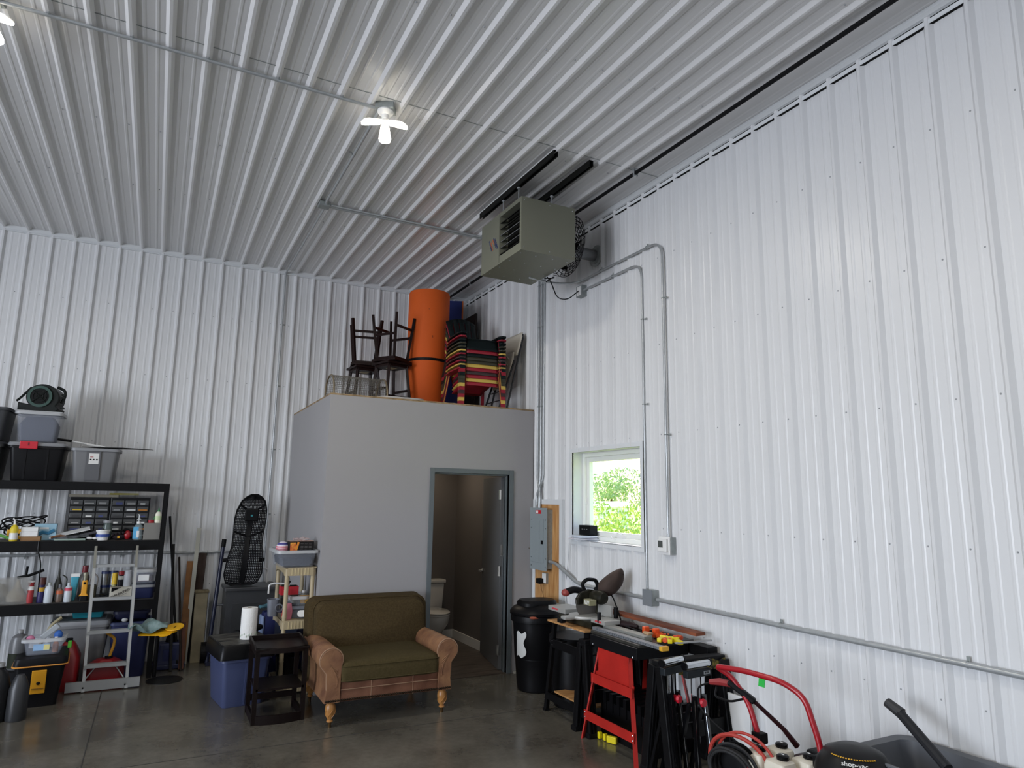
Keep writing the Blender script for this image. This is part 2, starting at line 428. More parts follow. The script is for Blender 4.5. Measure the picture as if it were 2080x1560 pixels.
# papers and a black card holder on the sill
t = thing('paper_stack', 'loose stack of papers lying on the left end of the window sill', 'papers', (0, 0, 0))
pm_ = mat('paper', '#dfe3ea', .8)
for k in range(7): MB().box((.03, -3.12-.02*(k % 3), z0+.004+k*.007), (.24, .26, .005), rot=(0, 0, random.uniform(-.5, .5))).build('sheet', mat('pinkish paper', '#d8cfd4', .8) if k == 2 else pm_, t)
t = thing('card_box', 'small open black box standing on the papers on the window sill', 'box', (.06, -3.16, z0+.052))
MB().box((0, 0, .05), (.09, .2, .1)).build('box_body', black, t)
m = MB()
for k in range(3): m.box((-.046, -.04+.04*k, .06), (.001, .02, .006))
m.build('label_mark', mat('grey print', '#8b8b90', .7), t)

# ---------------------------------------------------------------- outdoors seen through the window
grass = mat('sunlit grass', '#93a94f', .9, noise=.35, nscale=.8)
struct(MB().b2((.25, -60, -.35), (120, 120, -.25)).build('floor_ground_outside', grass))
def foliage(m, c, r, n_, s_):
    for _ in range(n_):
        while True:
            v = Vector([random.uniform(-1, 1) for _ in range(3)])
            if .35 < v.length < 1: break
        v = v.normalized()*(v.length**.4)
        p = Vector(c)+Vector([v[i]*r[i] for i in range(3)])
        q = Euler([random.uniform(0, 6.3) for _ in range(3)]).to_matrix()
        k = s_*random.uniform(.6, 1.3)
        m.mi = random.randint(0, 1)
        m._new([p+q @ Vector(a) for a in ((-k, 0, 0), (0, -k*.5, 0), (k, 0, .1*k), (0, k*.5, 0))], [(0, 1, 2, 3)])
LEAF = [mat('leaf yellow green', '#cdd878', .6, trans=0), mat('leaf green', '#9dbb5c', .6)]
LEAFD = [mat('leaf hazed green', '#b3c68d', .6), mat('leaf hazed deep green', '#95b07f', .6)]  # tree leaves paled: distance haze and overexposure put into their colour
def plant(name, label, cat, p, rad, h, n_, s_, lm, group=None, trunk=0):
    t = thing(name, label, cat, (p[0], p[1], -.25), group=group)
    m = MB()
    for k in range(5):
        a = k*1.3; foliage(m, (rad*.45*math.cos(a), rad*.45*math.sin(a), trunk+(h-trunk)*(.35+.13*k)), (rad*.75, rad*.75, (h-trunk)*.36), n_//5, s_)
    m.build('foliage', lm, t)
    m = MB(); m.cyl((0, 0, 0), (0, 0, trunk+h*.35), rad*.05+.02, rad*.03+.01, 8)
    m.build('trunk', mat('bark', '#5a4a38', .9), t)
dr = (Vector((.16, -3.6, 1.9))-CAM); dr.z = 0; dr.normalize(); sd = Vector((-dr.y, dr.x, 0))
def out(dist, side): return Vector((.16, -3.6, 0))+dr*dist+sd*side
BL = ['lowest leafy bush right outside the window', 'bushy shrub outside at the left of the window view', 'rounded shrub outside in the middle of the window view', 'yellow green shrub outside at the right of the window view', 'far hedge shrub below the white shed outside', 'far hedge shrub beyond the shed side of the yard']
for k, (dd, ss, rr, hh) in enumerate([(4.2, .2, .8, 1.25), (6.6, 1.9, .85, 1.75), (7.6, .1, .9, 1.7), (6.4, -1.6, .85, 1.65), (13, 1.7, 1.6, 1.75), (13, -2.0, 1.6, 1.75)]):
    plant('bush', BL[k], 'bush', out(dd, ss), rr, hh, 5200, .042 if dd < 9 else .06, LEAF, 'bushes outside the window')
TL = ['tall dark conifer outside at the left edge of the window view', 'broad pale tree outside in the middle of the window view', 'tree outside at the right of the window view', 'distant tree between the two larger ones outside the window']
for k, (dd, ss, rr, hh) in enumerate([(30, 3.9, 1.0, 4.1), (62, 1.0, 3.0, 4.7), (60, -5.2, 2.4, 4.3), (80, 8.5, 3.5, 5.0)]):
    plant('tree', TL[k], 'tree', out(dd, ss), rr, hh, 3000, .16, LEAFD, 'trees outside the window', trunk=1.2)
t = thing('shed', 'low white shed standing in front of the trees outside', 'building', out(50, .8)+Vector((0, 0, -.25)), math.atan2(dr.y, dr.x)-PI/2)
MB().box((0, 0, .85), (2.6, 2, 1.7)).build('wall', mat('white siding', '#f0efe9', .7), t)
MB().prism([(-1.2, 1.7), (1.2, 1.7), (0, 2.15)], 'x', -1.4, 1.4).build('roof', mat('pale roof', '#c9c5bd', .7), t)
for x in (.0, .5): MB().box((x, -1.01, 1.25), (.14, .04, .25)).build('window', mat('pale pane', '#a3aab0', .2), t)

# ---------------------------------------------------------------- electrical conduits
def strap(m, p, d_, nrm):
    """one-hole strap: p = point on wall, d_ = tube direction, nrm = wall normal"""
    p = Vector(p); d_ = Vector(d_).normalized(); n_ = Vector(nrm); s_ = d_.cross(n_)
    for k in range(9):
        a = PI*k/8; 
        q = p+n_*(.012+.016*math.sin(a))+s_*.016*math.cos(a)
        m.box(q, (.007, .007, .007))
    m.box(p+s_*.028+n_*.003, [.004+abs(s_[i])*.022+abs(d_[i])*.014 for i in range(3)])
def conduit(label, pts, r, straps=(), nrm=(-1, 0, 0), br=.1, gap=.012):
    o = thing('conduit', label, 'conduit', pts[0]); o0 = Vector(pts[0])
    P = [Vector(p)-o0 for p in bend(pts, br)]
    MB().tube(P, r, 10).build('tube', galv, o, smooth=True)
    for p, dd in straps:
        m = MB(); strap(m, Vector(p)-o0, dd, nrm); m.build('strap', galvd, o)
    return o
zc = 4.79
# ceiling run with the lamps
conduit('long steel conduit crossing the ceiling above the lamps', [(XL+.3, -4.40, zc+.012), (-2.70, -4.40, zc+.012)], .0125,
        [((-2.95-.4572*k, -4.40, CZ-.02), (1, 0, 0)) for k in range(14)], (0, 0, -1))
conduit('steel conduit bending from the lamp box along the ceiling to the heater', [(-2.66, -4.34, zc+.012), (-2.66, -2.42, zc+.012), (-1.0, -2.42, zc+.012), (-.42, -2.42, zc+.012), (-.045, -2.42, zc-.03), (-.045, -2.42, 4.5)], .0125,
        [((-2.66, -3.6, CZ-.02), (0, 1, 0)), ((-2.35, -2.42, CZ-.02), (1, 0, 0)), ((-1.7, -2.42, CZ-.02), (1, 0, 0))], (0, 0, -1), .14)
conduit('second of the paired steel conduits over the loft leading to the heater side', [(-2.60, -2.465, zc+.012), (-.9, -2.465, zc+.012), (-.3, -2.465, zc+.012), (-.045, -2.465, zc-.03), (-.045, -2.465, 4.5)], .0125, [((-2.2, -2.465, CZ-.02), (1, 0, 0))], (0, 0, -1))
conduit('steel conduit running along the ceiling from its junction box to the back wall', [(-2.645, -2.38, zc+.012), (-2.645, -.03, zc+.012), (-2.645, -.03, .55)], .011,
        [((-2.645, -.002, z), (0, 0, 1)) for z in (4.1, 3.28, 2.46, 1.65)], (0, -1, 0), .03)
t = tag(MB().box((0, 0, -.02), (.11, .11, .045), bev=.004).build('junction_box', galvd, loc=(-2.66, -2.43, CZ-.02)), 'square steel junction box on the ceiling at the conduit corner', 'electrical box')
# vertical pair to the panel
for k, yy in enumerate((-2.265, -2.335)):
    conduit(['left one of the two vertical conduits down to the breaker panel', 'right one of the two vertical conduits down to the breaker panel'][k],
            [(-.036, yy, 4.72), (-.036, yy, 2.12), (-.05, yy+(.0 if k else -.09), 1.93), (-.055, yy+(.0 if k else -.09), 1.775)], .0135,
            [((-.0195, yy, z), (0, 0, 1)) for z in (4.42, 3.9, 2.95)], (-1, 0, 0), .06)
conduit('third short conduit crossing over the breaker panel from above', [(-.036, -2.40, 4.72), (-.036, -2.40, 2.12), (-.052, -2.28, 1.93), (-.055, -2.275, 1.775)], .0135, (), (-1, 0, 0), .06)
# inner and outer loops beside the heater
conduit('inner bent conduit from the heater outlet box down to the wall box', [(-.036, -3.22, 4.105), (-.036, -4.22, 4.105), (-.036, -4.22, 1.10)], .0115,
        [((-.0195, -3.75, 4.105), (0, 1, 0)), ((-.0195, -4.22, 3.55), (0, 0, 1)), ((-.0195, -4.22, 2.75), (0, 0, 1))], (-1, 0, 0), .16)
conduit('outer bent conduit from the heater down to the thermostat', [(-.75, -3.32, 4.10), (-.40, -3.19, 4.13), (-.06, -3.16, 4.20), (-.036, -3.50, 4.225), (-.036, -4.515, 4.225), (-.036, -4.515, 1.575)], .0115,
        [((-.0195, -3.55, 4.225), (0, 1, 0)), ((-.0195, -4.3, 4.225), (0, 1, 0)), ((-.0195, -4.515, 3.68), (0, 0, 1)), ((-.0195, -4.515, 2.45), (0, 0, 1))], (-1, 0, 0), .16)
# low run along the right wall
conduit('thick low conduit from the breaker panel to the grey wall box', [(-.07, -2.60, 1.22), (-.07, -2.73, 1.215), (-.04, -3.13, 1.04), (-.036, -4.20, 1.045)], .0165,
        [((-.0195, -3.62, 1.045), (0, 1, 0))], (-1, 0, 0), .1)
conduit('thick low conduit running right from the grey wall box', [(-.036, -4.35, 1.05), (-.036, -13.2, 1.05)], .0165, [((-.0195, -5.65-1.22*k, 1.05), (0, 1, 0)) for k in range(6)], (-1, 0, 0))
conduit('horizontal conduit along the back wall behind the shelves', [(-2.66, -.036, 1.20), (-9, -.036, 1.20)], .0135, [((-3.3-.9*k, -.0195, 1.20), (1, 0, 0)) for k in range(5)], (0, -1, 0))
# grey wall box
t = thing('junction_box', 'grey steel outlet box where the low conduit meets the vertical one', 'electrical box', (-.004, -4.275, 1.06))
MB().b2((-.075, -.06, -.065), (0, .06, .065), bev=.003).build('box_body', galvd, t)
MB().b2((-.080, -.062, -.067), (-.075, .062, .067)).build('cover_plate', mat('grey cover', '#8b9095', .4, .3), t)
# thermostat
t = thing('thermostat', 'white wall thermostat at the foot of the outer conduit', 'thermostat', (-.004, -4.5, 1.51))
MB().b2((-.05, -.07, -.07), (0, .05, .07)).build('box_body', galvd, t)
MB().b2((-.062, -.062, -.075), (-.05, .078, .075), bev=.004).build('back_plate', white, t)
MB().b2((-.085, -.045, -.05), (-.062, .07, .055), bev=.006).build('cover', white, t)
MB().b2((-.0865, .0, -.015), (-.085, .058, .04)).build('screen', mat('grey display', '#4b4f4c', .2), t)
# heater outlet box
t = thing('outlet_box', 'open steel outlet box on the wall that the heater cord plugs into', 'electrical box', (-.004, -3.19, 4.10))
MB().b2((-.065, -.055, -.06), (0, .055, .06)).build('box_body', galvd, t)
MB().b2((-.068, -.035, -.05), (-.064, .035, .05)).build('receptacle', white, t)
cord = MB().tube(bend([(-.60, -3.42, 4.10), (-.58, -3.46, 4.04), (-.42, -3.32, 3.93), (-.25, -3.25, 3.96), (-.075, -3.19, 4.10)], .12), .006, 8)
cord.tube(bend([(-.62, -3.40, 4.09), (-.57, -3.5, 4.07), (-.52, -3.42, 4.12), (-.58, -3.36, 4.07)], .04), .006, 8)
cord = cord.build('power_cord', blackg, smooth=True)

# black gas pipe in the ceiling corner
t = thing('gas_pipe', 'long black pipe fixed along the ceiling next to the right wall', 'pipe', (-.335, 0, CZ-.045))
MB().cyl((0, -.05, 0), (0, YF+.1, 0), .0165, n=12).build('tube', mat('black iron', '#0d0d0f', .6), t)
for y in (-.9, -4.53, -8.2):
    m = MB(); m.box((0, y, .03), (.05, .02, .02)); m.box((-.02, y, .0), (.004, .02, .06)); m.box((.02, y, .0), (.004, .02, .06)); m.box((0, y, -.022), (.044, .02, .004))
    m.build('clamp', galv, t)

# ---------------------------------------------------------------- ceiling lamps
glow = mat('lit LED panel', (1, .93, .80), emit=16)
def lamp(x, y, label, rz=0.0):
    t = thing('ceiling_light', label, 'light', (x, y, CZ), rz, group='three-winged ceiling lamps')
    MB().box((0, 0, -.025), (.14, .12, .05), bev=.004).build('box', galvd, t)
    MB().lathe([(0, -.05), (.062, -.05), (.062, -.06), (.05, -.075), (.03, -.085), (.026, -.115), (0, -.115)], n=20).build('lamp_holder', white, t, smooth=True)
    MB().lathe([(0, -.115), (.022, -.115), (.03, -.135), (.03, -.15), (0, -.155)], n=16).build('hub', white, t, smooth=True)
    for k in range(3):
        a = R(100+120*k)
        m = MB(); m.M = Matrix.Translation((0, 0, -.142)) @ Matrix.Rotation(a, 4, 'Z') @ Matrix.Rotation(R(20), 4, 'Y')
        pts = [(.035, -.03), (.155, -.047), (.185, -.04), (.198, -.02), (.198, .02), (.185, .04), (.155, .047), (.035, .03)]
        m.prism(pts, 'z', -.007, .007); m.build('wing', glow, t)
        m = MB(); m.M = Matrix.Translation((0, 0, -.142)) @ Matrix.Rotation(a, 4, 'Z') @ Matrix.Rotation(R(20), 4, 'Y')
        m.prism([(u*.98+.001, v*.9) for u, v in pts], 'z', .0075, .016); m.build('heat_sink', white, t)
    l = bpy.data.lights.new('lamp_light', 'AREA'); l.shape = 'DISK'; l.size = .3; l.energy = LAMP_E; l.color = (1, .94, .84)
    o = bpy.data.objects.new('lamp_light', l); o.location = (0, 0, -.21); o.parent = t; C.objects.link(o)
LAMP_E = 27
lamp(-2.62, -4.40, 'bright three-winged lamp on the ceiling left of the heater', R(-27.4))
lamp(-5.09, -4.38, 'ceiling lamp cut by the left edge of the photo', R(-20))
lamp(-2.62, -8.30, 'unseen ceiling lamp added for its light, right one', R(-27))  # out-of-view lamp added to light the room, repeating the visible pair
lamp(-5.09, -8.30, 'unseen ceiling lamp added for its light, left one', R(-27))  # second out-of-view lamp, likewise added for its light

# ---------------------------------------------------------------- unit heater
hc = mat('olive grey enamel', '#6f7062', .42, spec=.5); hd = mat('dark louvre', '#1b1b18', .5, .3)
hx0, hx1, hy0, hy1, hz0, hz1 = -1.19, -.61, -3.955, -3.1, 4.105, 4.62
gy0, gy1, gz0, gz1 = hy0+.03, hy0+.44, hz0+.075, hz1-.04
t = thing('unit_heater', 'olive grey gas unit heater hanging from two black rails at the ceiling', 'heater', (0, 0, 0))
m = MB()   # cabinet shell with a grille opening on the -x side
m.b2((hx0+.1, hy0, hz0), (hx1, hy1, hz1))
m.b2((hx0, hy0, hz0), (hx0+.1, gy0, hz1)); m.b2((hx0, gy1, hz0), (hx0+.1, hy1, hz1)); m.b2((hx0, gy0, hz0), (hx0+.1, gy1, gz0)); m.b2((hx0, gy0, gz1), (hx0+.1, gy1, hz1))
m.build('cabinet', hc, t)
MB().b2((hx0+.09, gy0, gz0), (hx0+.099, gy1, gz1)).build('grille_back', mat('inner dark', '#141412', .7), t)
for k in range(6):
    z = gz0+.035+k*(gz1-gz0-.02)/6
    MB().box((hx0+.03, (gy0+gy1)/2, z), (.06, gy1-gy0-.006, .006), rot=(0, R(-35), 0)).build('louvre', steel if k in (1, 2, 3) else hd, t)
for y in (hy0+.08, hy0+.3, hy0+.52, hy0+.74):
    for x in (hx0+.04, hx0+.2, hx0+.38, hx1-.04): MB().ball((x, y, hz0-.001), .006, 6, 4).build('rivet', steel, t)
for x in (hx0+.03, hx0+.3, hx1-.03):
    for z in (hz0+.03, hz1-.03): MB().ball((x, hy0-.001, z), .005, 6, 4).build('rivet', steel, t)
m = MB(); m.b2((hx0-.002, gy1+.005, hz0+.01), (hx0, gy1+.008, hz1-.01)); m.build('panel_seam', mat('seam', '#45463c', .6), t)
# badge: five slanted text lines
bm_ = mat('blue print', '#35406e', .5); orm = mat('orange print', '#c8663c', .5)
for k, (s_, mm) in enumerate([('MODINE', bm_), ('MODINE', bm_), ('HOT', orm), ('DAWG', orm), ('MODINE', bm_)]):
    text(s_, 'badge_text', .034, mm, t, (hx0-.002, gy1+.055+.032*k+.02, (hz0+hz1)/2-.03+.018*(k % 3)), Euler((R(90), R(62), R(-90))))
# fan guard at the back
cord.parent = t
gc = Vector((hx1+.075, -3.63, 4.375)); gr = .305
m = MB()
for r_ in [gr*k/9 for k in range(1, 10)]:
    m.tube([gc+Vector((.05+.05*(1-(r_/gr)**2), r_*math.cos(a), r_*math.sin(a))) for a in [2*PI*i/32 for i in range(32)]], .0036, 5, closed=True)
for k in range(24):
    a = 2*PI*k/24
    m.tube([gc+Vector((.05+.05*(1-(q)**2), gr*q*math.cos(a), gr*q*math.sin(a))) for q in (.1, .4, .7, 1)]+[gc+Vector((-.03, gr*math.cos(a), gr*math.sin(a)))], .0036, 5)
m.build('fan_guard', blackm, t)
m = MB(); m.cyl(gc+Vector((-.07, 0, 0)), gc+Vector((.05, 0, 0)), .085)
for k in range(4):
    a = PI/2*k+.3
    m._new([gc+Vector((.03, .06*math.cos(a), .06*math.sin(a))), gc+Vector((.05, .24*math.cos(a-.25), .24*math.sin(a-.25))), gc+Vector((.0, .24*math.cos(a+.35), .24*math.sin(a+.35)))], [(0, 1, 2)])
m.build('fan', black, t)
for x, y in ((-1.15, -3.82), (-1.15, -3.5), (-.79, -3.82), (-.79, -3.5)):
    MB().cyl((x, y, hz1), (x, y, 4.80), .0045, n=8).cyl((x, y, 4.755), (x, y, 4.765), .018, n=12).build('hanger_rod', galv, t)
# flue
m = MB(); m.cyl((-.50, -3.43, 4.43), (-.02, -3.43, 4.43), .062, n=24)
m.cyl((-.50, -3.43, 4.43), (-.60, -3.43, 4.43), .062, n=24)
m.build('flue_pipe', steel, t, smooth=True)
MB().lathe([(.06, 0), (.115, 0), (.115, .008), (.09, .014), (.09, .024), (.065, .026)], (-.008, -3.43, 4.43), 28, Vector((0, 0, 1)).rotation_difference(Vector((-1, 0, 0)))).build('flue_collar', galvd, t)
bs = mat('black strut', '#10110f', .45)
for k, (x, y1_) in enumerate(((-1.148, -2.98), (-.785, -2.98))):
    m = MB(); w_ = .0206; ya, yb = -4.49, y1_; zb = 4.77; zt = 4.826
    m.b2((x-w_, ya, zt-.004), (x+w_, yb, zt)); m.b2((x-w_, ya, zb), (x-w_+.003, yb, zt)); m.b2((x+w_-.003, ya, zb), (x+w_, yb, zt)); m.b2((x-w_, ya, zb), (x-w_+.010, yb, zb+.003)); m.b2((x+w_-.010, ya, zb), (x+w_, yb, zb+.003))
    tag(m.build('strut_rail', bs), ['black strut rail on the ceiling over the heater grille side', 'black strut rail on the ceiling over the heater fan side, nearer the wall'][k], 'rail', 'strut rails carrying the heater')

# ---------------------------------------------------------------- breaker panel board
o = tag(MB().b2((-.030, -2.74, .80), (-.0225, -2.225, 1.83)).build('plywood_board', wood), 'bare plywood board on the wall behind the breaker panel', 'board')
m = MB(); rim(m, -2.80, -2.165, .745, 1.885, .058, -.034, -.003); m.build('trim_plywood', trimm); bpy.data.objects['trim_plywood'].name = 'trim_board'; struct(bpy.data.objects['trim_board'])
pg = mat('grey panel enamel', '#8d9699', .4)
t = thing('breaker_panel', 'grey breaker panel on the plywood board beside the restroom', 'breaker panel', (0, 0, 0))
MB().b2((-.11, -2.60, 1.14), (-.030, -2.27, 1.77)).build('box_body', galvd, t)
MB().b2((-.118, -2.62, 1.12), (-.11, -2.25, 1.79), bev=.002).build('cover', pg, t)
p = MB().b2((-.124, -2.56, 1.20), (-.118, -2.30, 1.67), bev=.002).build('panel_door', pg, t)
MB().b2((-.129, -2.555, 1.40), (-.124, -2.515, 1.44)).build('latch', black, p)
MB().b2((-.1255, -2.475, 1.22), (-.124, -2.473, 1.65)).build('panel_seam', mat('seam2', '#6f777a', .5), p)
MB().b2((-.1195, -2.50, 1.725), (-.118, -2.38, 1.765)).build('warning_label', mat('red label', '#c8202c', .5), t)
MB().b2((-.1205, -2.435, 1.73), (-.1195, -2.39, 1.76)).build('label_mark', white, t)
for z in (1.16, 1.66, 1.25, 1.57):
    for y in (-2.60, -2.29): MB().ball((-.119, y, z), .007, 6, 4).build('screw', steel, t)
t = thing('outlet_box', 'double outlet box on the plywood with a black plug in it', 'outlet', (0, 0, 0))
MB().b2((-.06, -2.515, .98), (-.030, -2.44, 1.09)).build('box_body', galvd, t)
MB().b2((-.064, -2.518, .985), (-.06, -2.437, 1.085)).build('cover_plate', white, t)
t = thing('plug_adapter', 'black power adapter plugged into the outlet on the plywood', 'adapter', (0, 0, 0))
MB().b2((-.12, -2.47, .975), (-.064, -2.40, 1.03), bev=.006).build('adapter_body', black, t)
MB().tube(bend([(-.09, -2.435, .975), (-.06, -2.43, .90), (-.038, -2.44, .82), (-.038, -2.45, .70)], .05), .0022, 5).build('wire', mat('thin brown wire', '#6b4a33', .6), t)
tag(MB().tube(bend([(-.024, -2.93, 1.44), (-.022, -2.90, 1.20), (-.022, -2.86, 1.05), (-.022, -2.88, .8)], .08), .002, 5).build('thin_wire', mat('grey wire', '#7c7f86', .6)), 'thin grey wire hanging down the wall from the window sill', 'wire')
# lever handle of the latch seen past the box corner
tag(MB().tube([(-.03, -2.19, 1.32), (-.06, -2.175, 1.325), (-.09, -2.172, 1.335)], .006, 8).build('hook', chrome), 'small shiny hook at the box corner beside the breaker panel', 'hook')

# ---------------------------------------------------------------- toilet
por = mat('white porcelain', '#d9d5cd', .15, coat=.5)
t = thing('toilet', 'white toilet with closed lid standing in the restroom', 'toilet', (-.60, -.16, .009))
m = MB(); m.box((0, -.10, .57), (.42, .18, .36), top=(1.1, 1.08), bev=.02); m.build('tank', por, t, smooth=True)
MB().box((0, -.10, .775), (.50, .22, .045), bev=.012).build('tank_lid', por, t, smooth=True)
def bowl_ring(cy, rx, ry, z, n_=28):
    return [(rx*math.sin(2*PI*k/n_), cy-ry*math.cos(2*PI*k/n_)*(1.0 if math.cos(2*PI*k/n_) > 0 else .8), z) for k in range(n_)]
def loft(rings, caps=True):
    m = MB(); n_ = len(rings[0]); vs = [v for g in rings for v in g]; fs = []
    for i in range(len(rings)-1): fs += [(i*n_+k, i*n_+(k+1) % n_, (i+1)*n_+(k+1) % n_, (i+1)*n_+k) for k in range(n_)]
    if caps: fs += [tuple(range(n_))[::-1], tuple(range((len(rings)-1)*n_, len(rings)*n_))]
    m._new(vs, fs); return m
loft([bowl_ring(-.30, .12, .26, 0), bowl_ring(-.30, .115, .25, .12), bowl_ring(-.36, .13, .24, .2), bowl_ring(-.42, .18, .27, .30), bowl_ring(-.43, .19, .29, .385), bowl_ring(-.43, .185, .285, .40)]).build('bowl', por, t, smooth=True)
loft([bowl_ring(-.44, .188, .285, .403), bowl_ring(-.44, .192, .29, .415), bowl_ring(-.44, .185, .28, .425)]).build('seat', por, t, smooth=True)
loft([bowl_ring(-.44, .186, .283, .430), bowl_ring(-.44, .190, .288, .442), bowl_ring(-.44, .17, .26, .455)]).build('lid', por, t, smooth=True)
MB().cyl((-.16, -.20, .70), (-.16, -.22, .70), .012).cyl((-.16, -.22, .70), (-.09, -.225, .695), .007).build('flush_lever', chrome, t)

# ================================================================ generic builders
def rr(w, d, r, z, n=5, cx=0, cy=0):
    out = []
    for sx, sy, a0 in ((1, 1, 0), (-1, 1, 90), (-1, -1, 180), (1, -1, 270)):
        for k in range(n+1):
            a = R(a0+90*k/n); out.append((cx+sx*(w/2-r)+r*math.cos(a), cy+sy*(d/2-r)+r*math.sin(a), z))
    return out
def tote(name, label, cat, x, y, z, w, d, h, mbody, mlid=None, taper=.86, lidh=.03, rz=0, group=None, ribs=0, fill=None, filla=.8, lipm=None):
    """tapered storage bin: body shell, rim, optional lid and contents seen through it"""
    t = thing(name, label, cat, (x, y, z), rz, group)
    k = taper; th = .006
    loft([rr(w*k, d*k, .04, .001), rr(w*k+.01, d*k+.01, .04, .012), rr(w, d, .04, h), rr(w-2*th, d-2*th, .036, h), rr(w*k-th, d*k-th, .036, .012)], True).build('body', mbody, t, smooth=True)
    loft([rr(w, d, .04, h-.03), rr(w+.03, d+.03, .05, h-.03), rr(w+.03, d+.03, .05, h-.004), rr(w-.01, d-.01, .04, h-.002)], False).build('rim', lipm or mbody, t, smooth=True)
    for i in range(ribs):
        u = (i+.5)/ribs-.5
        MB().box((u*w*.8, -d/2*(k+1)/2+.0, h*.46), (.018, .012, h*.85), rot=(R(math.degrees(math.atan((1-k)*d/2/h))), 0, 0)).build('rib', mbody, t)
    if mlid:
        loft([rr(w+.034, d+.034, .05, h-.008), rr(w+.04, d+.04, .052, h+.004), rr(w+.02, d+.02, .05, h+lidh*.8), rr(w-.06, d-.06, .04, h+lidh), rr(w-.08, d-.08, .04, h+lidh-.01)]).build('lid', mlid, t, smooth=True)
    if fill:
        loft([rr(w*k-.03, d*k-.03, .03, .02), rr(w*.9-.03, d*.9-.03, .03, h*filla*.7), rr(w*.6, d*.6, .03, h*filla)]).build('contents', fill, t, smooth=True)
    return t
def bottle(name, label, cat, x, y, z, h, r, body, cap=None, band=None, prof=None, capr=.4, caph=.12, bandr=(.12, .62), sy=1, group=None, lean=0, nozzle=None, rz=0):
    t = thing(name, label, cat, (x, y, z), group=group, rot=(0, R(lean), rz))
    hb = h*(1-caph)
    prof = prof or [(r*.92, 0), (r, .012), (r, hb*.72), (r*.8, hb*.88), (r*capr, hb*.96), (r*capr, hb)]
    MB().lathe([(0, 0)]+prof+[(0, prof[-1][1])], n=20, sy=sy).build('body', body, t, smooth=True)
    if cap: MB().lathe([(0, hb*.99), (r*capr*1.15, hb*.99), (r*capr*1.1, h), (0, h)], n=16).build('cap', cap, t, smooth=True)
    if band: MB().lathe([(r*1.012, hb*bandr[0]), (r*1.012, hb*bandr[1])], n=20, sy=sy).build('label_band', band, t, smooth=True)
    if nozzle: MB().lathe([(0, h*.99), (r*.22, h*.99), (r*.06, h*1.22), (0, h*1.22)], n=10).build('nozzle', nozzle, t, smooth=True)
    return t
def carton(name, label, cat, x, y, z, w, d, h, m_, rz=0, lab=None, group=None, rot=None):
    t = thing(name, label, cat, (x, y, z), rz, group, rot)
    MB().box((0, 0, h/2), (w, d, h), bev=.002).build('box_body', m_, t)
    if lab: MB().box((lab[0], -d/2-.0006, lab[1]), (lab[2], .001, lab[3])).build('label_patch', lab[4], t)
    return t
clear = mat('clear plastic', '#c3cad8', .25, alpha=.15); clearl = mat('clear lid plastic', '#c4c6c8', .35, alpha=.75)
gt = mat('grey tote plastic', '#6d6e70', .5); gtl = mat('light grey lid', '#85878a', .45); dgt = mat('dark grey tote', '#34363a', .45)
bt = mat('blue tote plastic', '#41496a', .4); dbt = mat('dark blue plastic', '#1c2348', .45)
# ---------------------------------------------------------------- black storage rack
SX0, SX1, SY0, SY1 = -5.72, -3.785, -.80, -.22
ZT, ZM, ZL = 1.985, 1.39, .785
t = thing('storage_rack', 'wide black steel shelving rack against the back wall', 'shelf', (0, 0, 0))
for k, z in enumerate((ZT, ZM, ZL)):
    for y in (SY0, SY1):
        m = MB(); m.b2((SX0, y-.012, z-.085 if k == 0 else z-.10), (SX1, y+.012, z)); m.build('beam', blackm, t)
    m = MB(); m.b2((SX0+.03, SY0+.012, z-.016), (SX1-.03, SY1-.012, z-.002)); m.build('shelf_board', mat('grey shelf board', '#4a4845', .7, noise=.2, nscale=5), t)
for x in (SX1, SX0):
    s_ = -1 if x == SX1 else 1
    for y, q in ((SY0, 1), (SY1, -1)):
        m = MB(); m.b2((x, y-.0145*q, 0), (x+s_*.045, y-.0165*q, ZT+.0))      # front flange
        n_ = 38
        for i in range(n_):                                              # slotted side flange
            za, zb = i*ZT/n_, (i+1)*ZT/n_
            m.b2((x, y-.0165*q, za), (x+s_*.003, y+.042*q, za+.022))
            m.b2((x, y-.0165*q, za+.022), (x+s_*.003, y+.002*q, zb)); m.b2((x, y+.018*q, za+.022), (x+s_*.003, y+.042*q, zb))
        m.build('post', blackm, t)
    for z in (.35, 1.15, 1.75): MB().b2((x, SY0, z), (x+s_*.01, SY1, z+.03)).build('end_tie', blackm, t)

# --- on the top shelf
tote('storage_tote', 'dark grey tote at the far left of the top shelf, lower of two', 'tote', -5.56, -.50, ZT, .48, .5, .36, dgt, dgt)
tote('storage_tote', 'dark grey tote at the far left, stacked on another tote', 'tote', -5.55, -.48, ZT+.395, .48, .5, .335, dgt)
t = tote('storage_tote', 'black tote with grey lid and red latch on the top shelf', 'tote', -5.025, -.53, ZT, .47, .44, .36, mat('black tote', '#151517', .4), gtl, taper=.84, ribs=2)
MB().box((-.07, -.253, .355), (.15, .03, .075), bev=.006).build('latch', mat('red latch', '#c0182c', .4), t)
MB().box((-.07, -.270, .365), (.012, .004, .03)).build('latch_mark', mat('dark red', '#6e0d18', .4), t)
t = tote('storage_tote', 'clear tote full of dark blue things under the black blower', 'tote', -5.055, -.50, ZT+.393, .395, .36, .315, clear, None, taper=.82, lipm=clearl, fill=mat('dark blue cloth', '#1d2238', .8), filla=.85)
MB().box((0, 0, .318), (.40, .37, .012), bev=.004).build('lid', clearl, t)
t = tote('storage_tote', 'open grey tote with a white sticker on the top shelf', 'tote', -4.515, -.52, ZT, .43, .38, .355, mat('mid grey tote', '#717274', .45), None, taper=.82, ribs=0, lipm=gtl)
MB().box((-.015, -.183, .17), (.13, .012, .30), rot=(R(5), 0, 0)).build('front_panel', mat('darker grey', '#5c5d60', .45), t)
